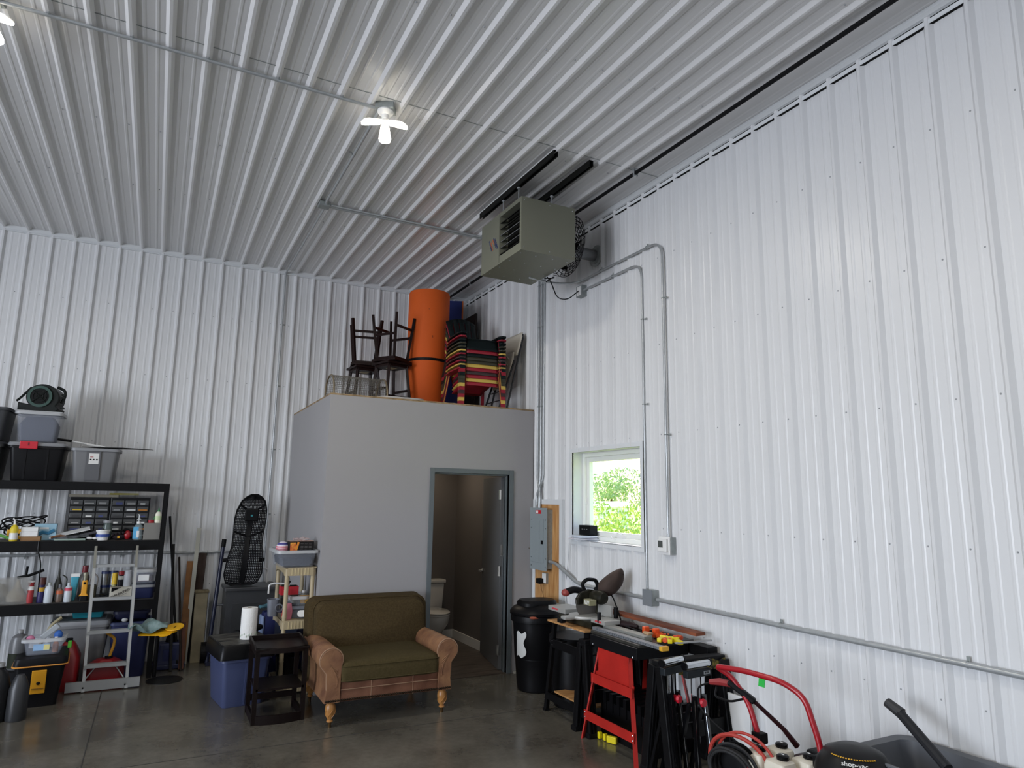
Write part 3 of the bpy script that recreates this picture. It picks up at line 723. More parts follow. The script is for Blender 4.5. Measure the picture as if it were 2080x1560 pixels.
MB().box((-.01, -.196, .245), (.09, .002, .11), rot=(R(5), 0, 0)).build('sticker', mat('white sticker', '#dcdcd8', .5), t)
MB().box((-.01, -.1985, .285), (.085, .002, .03), rot=(R(5), 0, 0)).build('sticker_photo', mat('sticker blue', '#7d93ac', .5), t)
for k in range(3): MB().box((-.038+.028*k, -.197, .235), (.016, .002, .013), rot=(R(5), 0, 0)).build('sticker_mark', dark, t)
MB().box((-.03, -.1975, .262), (.03, .002, .007), rot=(R(5), 0, 0)).build('sticker_red', red, t)
# blower
t = thing('air_mover', 'black snail-shaped carpet blower standing on the clear tote', 'blower', (-5.05, -.50, ZT+.393+.325), R(-8))
bl = mat('blower black', '#141816', .45); gr_ = mat('dark green ring', '#0f3b30', .45)
m = MB(); pts = []
for k in range(25):
    a = R(-35+k*255/24); rad = .165-.03*k/24
    pts.append((-.0+rad*math.cos(a)*1.0, .15+rad*math.sin(a)*.92))
pts += [(-.20, .09), (-.20, .0), (.13, .0), (.17, .03)]
m.prism(pts, 'y', -.12, .12); m.build('housing', bl, t, bevel=.012)
m = MB()
for k in range(40):
    a, b = 2*PI*k/40, 2*PI*(k+1)/40
for r0, r1, mm, nm, yy in ((.085, .112, gr_, 'intake_ring', -.128), (.0, .085, mat('fan shadow', '#0a0b0b', .6), 'intake', -.122)):
    MB().lathe([(r0, 0), (r0, -.012), (r1, -.012), (r1, 0)], (-.01, yy, .155), 32, Vector((0, 0, 1)).rotation_difference(Vector((0, 1, 0)))).build(nm, mm, t)
m = MB()
for k in range(4):
    a = PI/4+PI/2*k; m.cyl((-.01, -.137, .155), (-.01+.09*math.cos(a), -.137, .155+.09*math.sin(a)), .006, n=6)
for rr_ in (.03, .06): m.tube(arc((-.01, -.137, .155), rr_, 0, 2*PI, 24)[:-1], .004, 6, closed=True)
m.build('intake_grille', bl, t)
MB().tube(bend([(.12, -.06, .27), (.19, -.06, .24), (.20, -.06, .18), (.17, -.06, .10)], .04), .015).build('handle', bl, t, smooth=True)
for z in (.05, .16, .19): MB().box((.185, -.06, z), (.03, .05, .02)).build('foot', bl, t)
MB().tube(bend([(-.1, -.1, .25), (-.19, -.1, .13), (-.22, -.1, .10)], .04), .012).build('kick_stand', bl, t)
# squeegee / panel with handle
t = thing('paint_shield', 'flat black panel with a white handle and black grip lying on the grey tote', 'tool', (0, 0, 0))
MB().prism([(-4.66, -.52), (-4.44, -.36), (-3.98, -.50), (-4.28, -.66)], 'z', ZT+.372, ZT+.377).build('panel', blackm, t)
MB().tube([(-4.62, -.5, ZT+.40), (-4.50, -.49, ZT+.388)], .009).build('handle', white, t)
MB().tube([(-4.77, -.51, ZT+.432), (-4.45, -.49, ZT+.385)], .008).build('rod', white, t)
MB().tube([(-4.89, -.515, ZT+.445), (-4.76, -.51, ZT+.432)], .014).build('grip', black, t)

# --- on the middle shelf
dk = mat('drawer dark plastic', '#232324', .4); dcl = mat('smoke drawer', '#4b4c4c', .25)
fills = [mat('bits grey', '#8a8a88', .5), mat('bits yellow', '#d8b51f', .6), mat('bits dark', '#303032', .6), mat('bits blue', '#3a4372', .6), mat('bits orange', '#c47a26', .6), mat('bits white', '#d6d6d2', .6)]
for q in range(2):
    cx = -4.53+.385*q
    t = thing('parts_cabinet', ['left small-parts cabinet of clear drawers on the middle shelf', 'right small-parts cabinet of clear drawers on the middle shelf'][q], 'parts cabinet', (cx, -.36, ZM), 0, 'small-parts cabinets on the rack')
    MB().box((0, 0, .22), (.37, .15, .44)).build('cabinet_body', dk, t)
    for i in range(3):
        for j in range(6):
            dd = MB().box((-.12+.12*i, -.085, .045+.068*j), (.108, .03, .05), bev=.002).build('drawer', dcl, t)
            f = random.choice([0, 0, 0, 2, 2, 3, 5, 4]) if (i, j, q) != (0, 4, 0) else 1
            MB().box((-.12+.12*i+random.uniform(-.01, .01), -.1012, .035+.068*j), (random.uniform(.04, .09), .002, random.uniform(.01, .026))).build('contents', fills[f], dd)
carton('long_box', 'long tan box lying on the small-parts cabinets', 'box', -4.50, -.38, ZM+.441, .46, .12, .028, mat('tan card', '#9a9485', .7))
t = thing('caution_strip', 'yellow strip lying on top of the right parts cabinet', 'strip', (-4.22, -.44, ZM+.470), R(5))
MB().box((0, 0, .012), (.28, .05, .008)).box((.0, .0, .002), (.28, .05, .006)).build('strip', mat('dull yellow', '#a9a02a', .6), t)
t = thing('cable_coil', 'tangled coil of black cable at the left of the middle shelf', 'cable', (-5.10, -.5, ZM))
for k in range(7):
    MB().tube([(0.0+(.14+.01*k)*math.cos(a), .05+.1*math.sin(a), .03+.012*k+.07*(1+math.cos(a+k))) for a in [2*PI*i/20 for i in range(20)]], .007, 6, closed=True).build('loop', black, t)
t = thing('yellow_case', 'yellow plastic case behind the spray bottle on the middle shelf', 'case', (-5.12, -.55, ZM))
MB().box((0, 0, .06), (.17, .1, .10), bev=.008).build('case_body', yellow, t); MB().box((0, -.052, .06), (.12, .004, .02)).build('latch', black, t)
t = bottle('squeeze_bottle', 'yellow and white bottle with a long bent spout on the middle shelf', 'bottle', -5.13, -.70, ZM, .17, .036, mat('bottle yellow', '#d8c02a', .5), None, white, bandr=(.1, .5), caph=.05)
MB().tube([(0, 0, .15), (-.005, 0, .2), (-.02, 0, .225)], [.014, .009, .006]).build('spout', white, t)
t = thing('green_tool', 'green and blue tool lying at the far left of the middle shelf', 'tool', (-5.2, -.68, ZM)); MB().tube([(-.08, 0, .07), (.03, 0, .03), (.06, 0, .012)], .014).build('handle', mat('tool green', '#5d9a4a', .5), t)
for k in range(2): carton('white_box', ['small white box, lower of the pair on the brown box', 'small white box, upper of the pair on the brown box'][k], 'box', -5.01+.004*k, -.64, ZM+.044+.0465*k, .15-.01*k, .09, .045, white)
carton('brown_box', 'small brown cardboard box under the white boxes on the middle shelf', 'box', -4.99, -.64, ZM, .165, .1, .043, mat('brown card', '#8d6a45', .8))
t = carton('glove_box', 'blue and white disposable glove box on the middle shelf', 'box', -4.885, -.55, ZM, .19, .09, .165, mat('glove box blue', '#8fb4c6', .6))
m = MB(); m.tube([(-.07, -.046, .05), (-.02, -.046, .08), (.03, -.046, .07), (.08, -.046, .10)], .018, 6); m.build('printed_glove', mat('glove print', '#2f6f92', .6), t)
MB().box((-.01, -.0475, .12), (.08, .001, .018)).build('label_patch', white, t)
t = thing('papers_and_tools', 'messy heap of papers and dark hand tools in the middle of the shelf', 'heap', (-4.62, -.58, ZM))
MB().box((-.05, 0, .075), (.36, .13, .008), rot=(R(10), R(-14), R(5))).build('paper', white, t)
MB().box((.12, 0, .06), (.30, .16, .03), rot=(0, R(-16), R(-8)), bev=.006).build('tool_case', mat('murky case', '#35303a', .5, noise=.5, nscale=20, ncol='#15151a'), t)
MB().box((-.02, -.06, .035), (.30, .10, .025), rot=(0, R(-5), R(4))).build('magazine', mat('magazine print', '#5b5a60', .5, noise=.6, nscale=30, ncol='#1d2422'), t)
MB().box((-.03, -.13, .012), (.27, .06, .016)).build('book', mat('pale green book', '#93a69c', .6), t)
MB().tube([(-.2, -.1, .03), (-.12, -.1, .05), (-.05, -.1, .03)], .012).build('tool_handle', mat('brown handle', '#6a4326', .6), t)
MB().ball((.14, -.1, .02), (.03, .02, .015)).ball((.19, -.11, .02), (.025, .02, .014)).build('crumpled_tissue', white, t)
t = bottle('plastic_tub', 'white tub with a blue band on the middle shelf', 'tub', -4.365, -.70, ZM, .105, .062, white, None, mat('tub blue', '#2f4a97', .5), prof=[(.048, 0), (.060, .09), (.066, .092), (.066, .105)], caph=0, bandr=(.35, .6))
bottle('glass_jar', 'small glass jar standing behind the white and blue tub', 'jar', -4.335, -.60, ZM, .20, .045, mat('murky glass', '#5a6662', .2, alpha=.8), gtl, capr=.9, caph=.12)
t = thing('work_gloves', 'dark work gloves with a yellow tag on the middle shelf', 'gloves', (-4.22, -.66, ZM)); 
m = MB(); m.ball((0, 0, .035), (.07, .05, .035))
for k in range(4): m.ball((-.05+.03*k, -.03, .055+.006*k), (.014, .03, .014))
m.build('glove', mat('glove fabric', '#2b2428', .8), t); MB().box((0, -.052, .03), (.022, .004, .018)).build('tag', yellow, t)
t = thing('ear_muffs', 'red and black ear muffs lying on the middle shelf', 'ear muffs', (-4.14, -.65, ZM))
MB().ball((0, -.02, .05), (.035, .03, .048)).build('ear_cup', red, t, smooth=True); MB().ball((-.06, .06, .045), (.03, .03, .045)).build('ear_cup', black, t, smooth=True)
MB().tube(bend([(0, 0, .07), (.02, .05, .10), (-.04, .09, .11), (-.06, .08, .07)], .04), .007).build('headband', black, t)
t = bottle('pump_bottle', 'clear hand sanitizer bottle with blue label and pump', 'bottle', -4.045, -.69, ZM, .19, .045, mat('clear gel bottle', '#9fb0b4', .15, alpha=.45), white, None, caph=.1)
MB().box((-.02, -.043, .075), (.05, .006, .12)).build('label_patch', mat('sky label', '#5aaad6', .5), t); MB().box((.0, -.0455, .06), (.025, .004, .07)).build('label_patch', white, t)
MB().cyl((0, 0, .19), (0, 0, .245), .008).cyl((0, 0, .205), (0, 0, .225), .022, .012).tube([(0, 0, .245), (0, 0, .262), (-.015, 0, .262)], .008).build('pump', mat('clear pump', '#b9bdbd', .3), t)
carton('grey_box', 'plain grey box at the right end of the middle shelf', 'box', -3.915, -.66, ZM, .155, .12, .175, mat('grey card', '#7a7873', .7))
bottle('glue_bottle', 'white glue bottle with green tip on the grey box', 'bottle', -3.865, -.67, ZM+.1755, .135, .032, mat('cream bottle', '#e6e4cf', .45), mat('green cap', '#2f8a4a', .4), mat('label greenish', '#cfe0b0', .5), caph=.08, bandr=(.25, .6), sy=.7, nozzle=mat('green cap', '#2f8a4a', .4))
t = thing('red_lid_can', 'small dark red tin behind the glue bottle on the grey box', 'tin', (-3.93, -.65, ZM+.1755)); MB().lathe([(0, 0), (.03, 0), (.03, .03), (0, .032)], n=16).build('tin_body', red, t); MB().cyl((.02, 0, .035), (.035, 0, .07), .004).build('stem', mat('green cap', '#2f8a4a', .4), t)
tag(MB().tube(bend([(-4.90, -.815, ZM+.0), (-4.90, -.825, ZM-.08), (-4.86, -.82, ZM-.2), (-4.86, -.75, .9)], .1), .006, 6).build('hanging_cord', blackg, smooth=True), 'black cord hanging over the front of the middle shelf', 'cord')

# --- on the lower shelf
t = thing('parts_bag', 'big clear bag with a cream funnel inside at the left of the lower shelf', 'bag', (-5.10, -.62, ZL))
m = MB(); m.grid(lambda u, v: (-.17+.33*u+.012*math.sin(9*v), -.10+.02*math.sin(7*u+5*v), .24*v), 12, 10); m.grid(lambda u, v: (-.16+.32*u, .08, .24*v), 4, 4)
m.build('bag_film', mat('cloudy film', '#8f8e8a', .4, alpha=.55), t, smooth=True)
MB().lathe([(.0, .0), (.085, .02), (.085, .08), (.03, .15), (.012, .22), (.0, .22)], (.05, 0, .0), 20).build('funnel', mat('cream plastic', '#bdb39e', .6), t, smooth=True)
MB().ball((-.09, .0, .1), (.07, .06, .09)).build('contents', mat('pale parts', '#9a968c', .7), t)
t = bottle('caulk_tube', 'red and white caulk tube standing on the lower shelf', 'tube', -4.93, -.69, ZL, .215, .028, mat('caulk red', '#a53034', .5), white, white, capr=1.0, caph=.05, bandr=(.62, .8))
bottle('spray_can', 'purple can with a yellow badge and brown cap on the lower shelf', 'can', -4.845, -.66, ZL, .24, .033, mat('can purple', '#2c2658', .4), mat('brown cap', '#4c2420', .5), mat('badge yellow', '#c09428', .5), capr=.9, caph=.28, bandr=(.62, .85))
bottle('spray_can', 'plain white spray can on the lower shelf, tallest white one', 'can', -4.775, -.71, ZL, .195, .038, mat('white can', '#c3cad0', .35), mat('valve cup', '#aab0a8', .4), None, capr=.35, caph=.1)
t = thing('grease_gun', 'small dark grease gun with a pointed nozzle behind the white can', 'tool', (-4.72, -.55, ZL)); MB().lathe([(0, 0), (.035, 0), (.035, .16), (.01, .24), (.004, .31), (0, .31)], n=14).build('barrel', mat('gunmetal', '#3c3d38', .4, .4), t, smooth=True); MB().tube(bend([(.03, 0, .25), (.075, 0, .22), (.07, 0, .12)], .03), .006).build('lever', mat('gunmetal', '#3c3d38', .4, .4), t)
bottle('oil_bottle', 'small brown and orange bottle between the two white cans', 'bottle', -4.685, -.69, ZL, .175, .03, mat('amber bottle', '#6a5a50', .35), mat('grey cap', '#55565a', .4), mat('orange label', '#b55a34', .5), capr=.45, caph=.2, bandr=(.55, .8))
bottle('spray_can', 'white spray can with a red mark on the lower shelf', 'can', -4.61, -.71, ZL, .185, .034, mat('white can', '#c3cad0', .35), mat('white cap', '#b9c0c4', .35), mat('red mark', '#c2465a', .5), capr=.4, caph=.1, bandr=(.66, .84))
t = thing('cream_tube', 'upright turquoise squeeze tube with white end on the lower shelf', 'tube', (-4.57, -.62, ZL)); loft([rr(.03, .03, .014, 0), rr(.05, .045, .02, .05), rr(.075, .02, .009, .235)]).build('tube_body', mat('turquoise', '#3f97ad', .4), t, smooth=True); MB().box((0, 0, .25), (.078, .016, .035)).build('tube_end', white, t)
t = thing('work_light', 'yellow and black hand work light standing on the lower shelf', 'flashlight', (-4.475, -.68, ZL))
loft([rr(.085, .06, .02, 0), rr(.075, .05, .02, .05)]).build('base', black, t); loft([rr(.085, .05, .01, .05), rr(.05, .035, .01, .075), rr(.052, .035, .012, .19), rr(.04, .03, .01, .205)]).build('grip', mat('light yellow', '#dd9a1e', .45), t, smooth=True)
MB().lathe([(.018, .20), (.02, .25), (.024, .252), (.024, .28), (0, .28)], n=16).build('lamp_head', mat('dull alloy', '#8b8875', .4, .4), t, smooth=True); MB().ball((0, -.02, .175), (.012, .006, .012)).build('switch', black, t)
bottle('spray_bottle', 'dark spray bottle with a red trigger at the back of the lower shelf', 'bottle', -4.50, -.45, ZL, .33, .05, mat('smoky bottle', '#55504a', .4), mat('dark red cap', '#7a2028', .4), None, capr=.5, caph=.2)
t = thing('hose_handle', 'dark tool with a pale hooked handle behind the work light', 'tool', (-4.42, -.55, ZL)); MB().box((0, 0, .07), (.09, .1, .14), bev=.01).build('tool_body', mat('dark olive', '#45422f', .6), t); MB().tube(bend([(-.03, 0, .14), (-.01, 0, .27), (.05, 0, .22), (.045, 0, .12)], .04), .008).build('handle', mat('pale grip', '#8f8a86', .5), t)
for k in range(2):
    t = bottle('steel_tumbler', ['blue-banded steel canister behind the ladder, left one', 'blue-banded steel canister behind the ladder, right one'][k], 'canister', -4.305+.075*k, -.5, ZL, .27, .04, steel, mat('navy lid', '#1f2c5c', .4), mat('navy lid', '#1f2c5c', .4), capr=.95, caph=.08, bandr=(.42, .52), prof=[(.038, 0), (.04, .02), (.04, .248)])
t = thing('parts_tangle', 'tangle of black fittings at the foot of the steel canisters', 'heap', (-4.27, -.66, ZL))
m = MB()
for k in range(9): m.tube([(random.uniform(-.07, .07), random.uniform(-.05, .05), random.uniform(.01, .07)) for _ in range(4)], .006, 6)
m.build('fittings', mat('wet black', '#16181a', .25), t)
t = carton('parts_carton', 'white and black carton reading DELEATED on the lower shelf', 'box', -4.145, -.66, ZL, .20, .12, .125, mat('cream carton', '#c3c0b4', .7))
MB().prism([(-.085, .123), (-.085, .075), (.005, .123)], 'y', -.0615, -.0605).build('black_corner', dark, t)
text('DELEATED', 'carton_text', .036, dark, t, (.0, -.0615, .062), Euler((R(90), R(-25), 0)), sx=1.05)
for k in range(2): MB().box((.01-.012*k*2, -.061, .072-.042*k), (.19-.03*k, .001, .002), rot=(0, R(-25), 0)).build('carton_rule', dark, t)
bottle('bottle_with_red_cap', 'black bottle with white dots and a red cap on the carton', 'bottle', -4.155, -.66, ZL+.1255, .155, .026, mat('near black', '#1d1d24', .4), red, mat('white dots', '#b9b9b0', .5), capr=.9, caph=.24, bandr=(.6, .9), nozzle=gtl)
bottle('ribbed_can', 'white ribbed can standing on the carton', 'can', -4.095, -.67, ZL+.1255, .165, .036, mat('ribbed white', '#c9ccd2', .4), mat('ribbed white', '#c9ccd2', .4), None, capr=.8, caph=.06)
bottle('yellow_tube', 'yellow and green tube beside the carton', 'tube', -4.215, -.60, ZL, .26, .026, mat('yellow green', '#a8a56c', .5), mat('yellow cap b', '#d1ac2a', .5), None, capr=.9, caph=.45)
tote('storage_tote', 'small dark blue bin with white rim at the right end of the lower shelf', 'tote', -3.935, -.57, ZL, .21, .3, .145, dbt, None, taper=.9, lipm=gtl)
t = tote('storage_tote', 'small clear box with a white label on the dark blue bin', 'tote', -3.935, -.57, ZL+.147, .20, .28, .125, clear, clearl, taper=.9, fill=mat('reddish parts', '#6a5450', .7))
MB().box((-.01, -.14, .065), (.1, .002, .06)).build('label_patch', white, t)
t = thing('pry_tool', 'dark forked tool lying over the parts bag', 'tool', (-4.98, -.5, ZL+.25)); MB().tube([(-.1, 0, -.02), (.0, 0, .0), (.12, 0, .05)], .014).tube([(-.03, 0, .0), (-.025, 0, .09)], .012).build('tool_body', black, t)
t = thing('spool', 'teal spool at the far left back of the lower shelf', 'spool', (-5.28, -.45, ZL)); MB().lathe([(0, 0), (.09, 0), (.11, .1), (.03, .22), (.02, .27), (0, .27)], n=18).build('spool_body', mat('teal', '#1e4c48', .5), t, smooth=True)

# --- on the floor below
tote('storage_tote', 'big grey tote with a lid under the rack', 'tote', -4.47, -.52, .0, .50, .42, .555, gt, gtl, taper=.82, lidh=.04)
t = thing('teal_bin', 'shallow teal bin lying on the big grey tote', 'bin', (-4.42, -.50, .60)); loft([rr(.26, .18, .02, 0), rr(.30, .22, .02, .075), rr(.29, .21, .02, .075), rr(.25, .17, .02, .01)]).build('bin_body', mat('teal plastic', '#1a7c8a', .45), t); MB().box((.02, 0, .06), (.012, .2, .06)).build('divider', mat('teal plastic', '#1a7c8a', .45), t)
t = tote('storage_tote', 'tall blue tote under the rack beside the rag', 'tote', -4.02, -.52, 0, .36, .40, .555, mat('deep blue tote', '#28305a', .45), None, taper=.85, lipm=bt)
MB().ball((-.06, -.15, .57), (.03, .02, .02)).build('crumpled_tissue', white, t)
t = tote('storage_tote', 'dark navy crate on top of the tall blue tote', 'tote', -4.02, -.45, .56, .32, .28, .09, mat('navy crate', '#15193a', .5), None, taper=.95)
t = thing('gas_can', 'tall red fuel can behind the ladder foot', 'fuel can', (-4.53, -.93, 0))
loft([rr(.20, .26, .04, 0), rr(.21, .27, .05, .03), rr(.21, .27, .05, .30), rr(.13, .16, .05, .40), rr(.08, .08, .03, .44)]).build('can_body', mat('fuel red', '#86161c', .4), t, smooth=True)
MB().cyl((0, -.02, .44), (0, -.02, .47), .03).build('cap', black, t)
t = thing('gas_can', 'low red fuel can with a yellow spout behind the ladder', 'fuel can', (-4.20, -.95, 0))
loft([rr(.33, .24, .05, 0), rr(.34, .25, .06, .03), rr(.33, .24, .06, .20), rr(.16, .14, .05, .255)]).build('can_body', mat('fuel red', '#86161c', .4), t, smooth=True)
MB().tube(bend([(.02, 0, .25), (.05, 0, .36), (.06, 0, .44), (-.02, 0, .50)], .03), .014).build('spout', mat('spout yellow', '#c08a1e', .5), t, smooth=True)
MB().cyl((.02, 0, .25), (.02, 0, .275), .035).build('cap', black, t)
# black and yellow tote
t = thing('tool_tote', 'black tote with yellow latch and trim standing left of the ladder', 'tote', (-4.70, -1.30, 0), R(4))
bk = mat('tote black', '#131315', .45)
loft([rr(.30, .42, .03, 0), rr(.38, .50, .04, .36), rr(.37, .49, .04, .36), rr(.30, .42, .03, .02)]).build('body', bk, t, smooth=True)
loft([rr(.40, .52, .04, .35), rr(.41, .53, .05, .375), rr(.39, .51, .05, .42), rr(.33, .45, .04, .425)]).build('lid', bk, t, smooth=True)
m = MB(); m.tube([Vector(p)+Vector((0, 0, 0)) for p in rr(.415, .535, .05, .355)], .006, 6, closed=True); m.build('trim_band', mat('amber trim', '#cf8a33', .5), t)
q = MB().box((.0, -.252, .22), (.11, .02, .20), rot=(R(6), 0, 0), bev=.006).build('latch', mat('latch yellow', '#d99a1c', .5), t)
MB().ball((0, -.265, .21), (.014, .006, .014)).build('lock', black, q); MB().box((0, -.264, .165), (.09, .004, .006)).box((0, -.264, .27), (.09, .004, .006)).build('slot', mat('brown slot', '#7a5614', .6), q)
t = tote('storage_tote', 'small clear bin heaped with bottles and cords on the black tote', 'tote', -4.69, -1.36, .428, .31, .24, .145, clear, None, taper=.8, lipm=clearl)
MB().box((-.01, -.115, .07), (.12, .003, .055)).build('label_patch', mat('label pale blue', '#8fb2d6', .5), t); MB().box((.03, -.1175, .07), (.045, .002, .045)).build('label_patch', mat('label yellow', '#d8cf8a', .5), t)
bottle('small_bottle', 'tan bottle with white nozzle inside the clear bin', 'bottle', -4.60, -1.40, .44, .13, .024, mat('tan liquid', '#a9693e', .5), white, None, capr=.5, caph=.3)
tag(MB().tube(bend([(-4.74, -1.33, .46), (-4.66, -1.31, .66), (-4.59, -1.28, .72)], .05), .016, 6).build('brush_handle', mat('pale wood', '#8d8468', .6)), 'pale handle sticking up out of the clear bin', 'tool')
tag(MB().box((-4.66, -1.34, .61), (.05, .05, .16), rot=(0, R(48), 0), bev=.008).build('caulking_tool', mat('silver wrap', '#9da2a6', .4)), 'silver wrapped tool leaning in the clear bin', 'tool')
tag(MB().ball((-4.59, -1.37, .58), (.035, .03, .04)).build('blue_sponge', mat('sponge blue', '#2456a0', .6)), 'blue sponge poking out of the right end of the clear bin', 'sponge')
tag(MB().ball((-4.80, -1.38, .56), (.035, .03, .03)).build('pink_cloth', mat('pink cloth', '#b8708c', .7)), 'pink cloth at the left end of the clear bin', 'cloth')
tag(MB().box((-4.505, -1.20, .46), (.03, .05, .06), bev=.006).build('tape_measure', mat('lime plastic', '#5fc43c', .5)), 'lime green tape dispenser on the edge of the black tote', 'tape')
# bottles / jugs at the left edge
jc = mat('cloudy jug', '#5b5c5e', .35); 
bottle('water_jug', 'cloudy jug with a dark label behind the black tote corner', 'jug', -4.90, -1.22, .28, .34, .075, jc, mat('cloudy cap', '#8b8c8c', .4), mat('jug label', '#23281d', .6), capr=.3, caph=.06, bandr=(.05, .45))
carton('step_box', 'low dark crate under the cloudy jug', 'crate', -4.92, -1.22, 0, .18, .3, .279, mat('dark crate', '#1b1b1d', .7))
bottle('oil_jug', 'dark plastic jug at the left edge nearest the camera', 'jug', -4.93, -1.83, 0, .46, .085, mat('dark jug', '#1e1f21', .35), mat('cloudy cap', '#8b8c8c', .4), None, capr=.3, caph=.06, prof=[(.08, 0), (.085, .02), (.085, .28), (.06, .37), (.026, .41), (.026, .43)])
bottle('oil_jug', 'dark plastic jug beside the black tote foot', 'jug', -4.78, -1.86, 0, .36, .075, mat('dark jug b', '#2c2d2f', .4), None, None, capr=.5, caph=.0, prof=[(.07, 0), (.075, .02), (.072, .25), (.05, .32), (.028, .36)])

# ---------------------------------------------------------------- ladder
al = mat('aluminium', '#a9abab', .38, .5)
t = thing('ladder', 'aluminium ladder section leaning on the black rack', 'ladder', (-4.195, -1.145, 0))
def LP(z): return -.0+ (.305)*z/1.33
for x0, x1 in ((-.165, -.205), (.195, .165)):
    m = MB(); m.cyl((x0, 0, .02), (x1, LP(1.1), 1.1), .001)
    m = MB(); a, b = Vector((x0, 0, .0)), Vector((x1-.0, LP(1.13), 1.13))
    m.bm.free(); m = MB(); M_ = Matrix.Translation((a+b)/2) @ (b-a).to_track_quat('Z', 'Y').to_matrix().to_4x4(); m.M = M_
    L = (b-a).length; m.box((0, .0, 0), (.026, .06, L)); r_ = m.build('rail', al, t)
    m = MB(); d_ = (b-a).normalized(); c_ = b+d_*.1; m.M = Matrix.Translation(c_) @ d_.to_track_quat('Z', 'Y').to_matrix().to_4x4(); m.box((0, .02, 0), (.022, .03, .22)); m.build('rail_tip', mat('worn alloy', '#86857c', .5, .4), r_)
for z, dp in ((1.145, .035), (.83, .05), (.525, .08), (.225, .10)):
    m = MB(); xs = -.18*1
    m.b2((-.175-.02*z, LP(z)-dp*.6, z-.012), (.185-.02*z, LP(z)+dp*.4+.02, z+.012))
    o = m.build('rung', al, t)
    for j in range(3): MB().b2((-.17-.02*z, LP(z)-dp*.5+j*dp*.3, z+.012), (.18-.02*z, LP(z)-dp*.5+j*dp*.3+.006, z+.015)).build('grip_ridge', al, o)
MB().b2((-.31, -.022, .012), (.31, .006, .10)).build('foot_plate', al, t)
for s_ in (-1, 1): MB().tube([(s_*.165, .02, .10), (s_*.08, .06, .215)], .006).build('brace', al, t)
for s_ in (-.165, .185): MB().cyl((s_, -.036, .045), (s_, -.03, .045), .008, n=8).build('rivet', dark, t)

# ---------------------------------------------------------------- right of the rack
t = thing('pedestal_stand', 'black pedestal stand with a round base at the end of the rack', 'stand', (-3.66, -.98, 0))
MB().lathe([(0, 0), (.17, 0), (.17, .008), (.03, .03), (0, .03)], n=36).build('base', mat('dark base', '#191919', .4), t, smooth=True)
MB().cyl((-.1, .1, .02), (-.1, .1, .45), .02).build('pole', black, t)
t = thing('yellow_paddle', 'yellow two-lobed plastic tray sticking out beside the rack', 'tray', (-3.78, -.98, .475), R(-6), rot=(R(14), R(-5), R(-8)))
pts = [( .28*math.cos(a)*.55+.05, .10*math.sin(a)) for a in [2*PI*i/20 for i in range(20)]]
MB().lathe([(0, 0), (.085, 0), (.09, .006), (.085, .012), (0, .012)], (.17, .02, .02), 24).lathe([(0, 0), (.06, 0), (.065, .006), (0, .012)], (.09, -.07, 0), 20).prism([(-.16, -.03), (.1, -.11), (.2, -.04), (.18, .09), (-.14, .05)], 'z', 0, .012).build('tray_body', mat('bright yellow', '#e2a90f', .45), t)
MB().box((.175, .0, .0345), (.008, .05, .002), rot=(0, 0, R(-30))).build('slot', dark, t)
t = thing('rag', 'crumpled grey green rag lying on the yellow tray', 'rag', (-3.86, -.96, .525))
random.seed(3)
MB().grid(lambda u, v: ((u-.5)*.36, (v-.5)*.20, .045+.035*math.sin(9*u+3*v)*math.sin(PI*u)+.03*math.sin(11*v+7*u)-.06*abs(v-.5)-.05*abs(u-.5)), 36, 20).build('cloth', mat('rag fabric', '#7d8f8c', .9, noise=.5, nscale=16, ncol='#4f6664'), t, smooth=True, solid=.004, sub=1)
t = thing('bottle_jack_vac', 'dark blue floor tool box standing against the wall beside the rack', 'tool', (-3.62, -.40, 0))
MB().box((0, 0, .15), (.26, .22, .24), bev=.02, top=(.85, .85)).build('body', dbt, t); MB().box((0, 0, .03), (.32, .26, .05), bev=.01).build('base', dbt, t); MB().cyl((0, 0, .27), (0, 0, .42), .05, .025).build('neck', blackm, t); MB().box((0, -.115, .15), (.13, .01, .12), rot=(R(8), 0, 0)).build('front_plate', mat('navy plate', '#262c55', .5), t)
def pole(name, label, cat, a, b, r_, m_, sq=False):
    a, b = Vector(a), Vector(b); m = MB()
    if sq:
        m.M = Matrix.Translation((a+b)/2) @ (b-a).to_track_quat('Z', 'Y').to_matrix().to_4x4(); m.box((0, 0, 0), (r_[0], r_[1], (b-a).length))
    else: m.cyl(a, b, r_, n=12)
    return tag(m.build(name, m_), label, cat)
pole('steel_bar', 'straight black square bar leaning on the wall right of the rack', 'bar', (-3.60, -.62, .0), (-3.675, -.10, 1.30), (.028, .028), blackm, True)
pole('black_pole', 'thin black pole leaning toward the left behind the square bar', 'pole', (-3.53, -.52, 0), (-3.74, -.06, 1.62), .013, blackm)
pole('black_pole', 'thin dark pole whose foot crosses beside the brown boards', 'pole', (-3.50, -.62, .0), (-3.60, -.06, 1.15), .012, mat('dark brown pole', '#2a211c', .6))
pole('wood_board', 'short rough brown board leaning against the wall', 'board', (-3.49, -.35, .01), (-3.475, -.06, 1.10), (.075, .02), mat('rough brown board', '#8a5f37', .8, noise=.4, nscale=6), True)
pole('wood_board', 'reddish narrow board standing low against the wall', 'board', (-3.50, -.60, .01), (-3.50, -.30, .45), (.05, .02), mat('red brown', '#5a3526', .8, noise=.3), True)
pole('steel_angle', 'tall pale steel strip with a slanted tip leaning on the wall', 'strip', (-3.455, -.30, .0), (-3.415, -.07, 1.48), (.045, .006), mat('pale zinc', '#a3a398', .45, .2), True)
pole('wood_board', 'dark brown wide board behind the pale strip', 'board', (-3.40, -.12, .0), (-3.36, -.045, 1.19), (.12, .015), mat('dark brown board', '#3d2e26', .8, noise=.3), True)
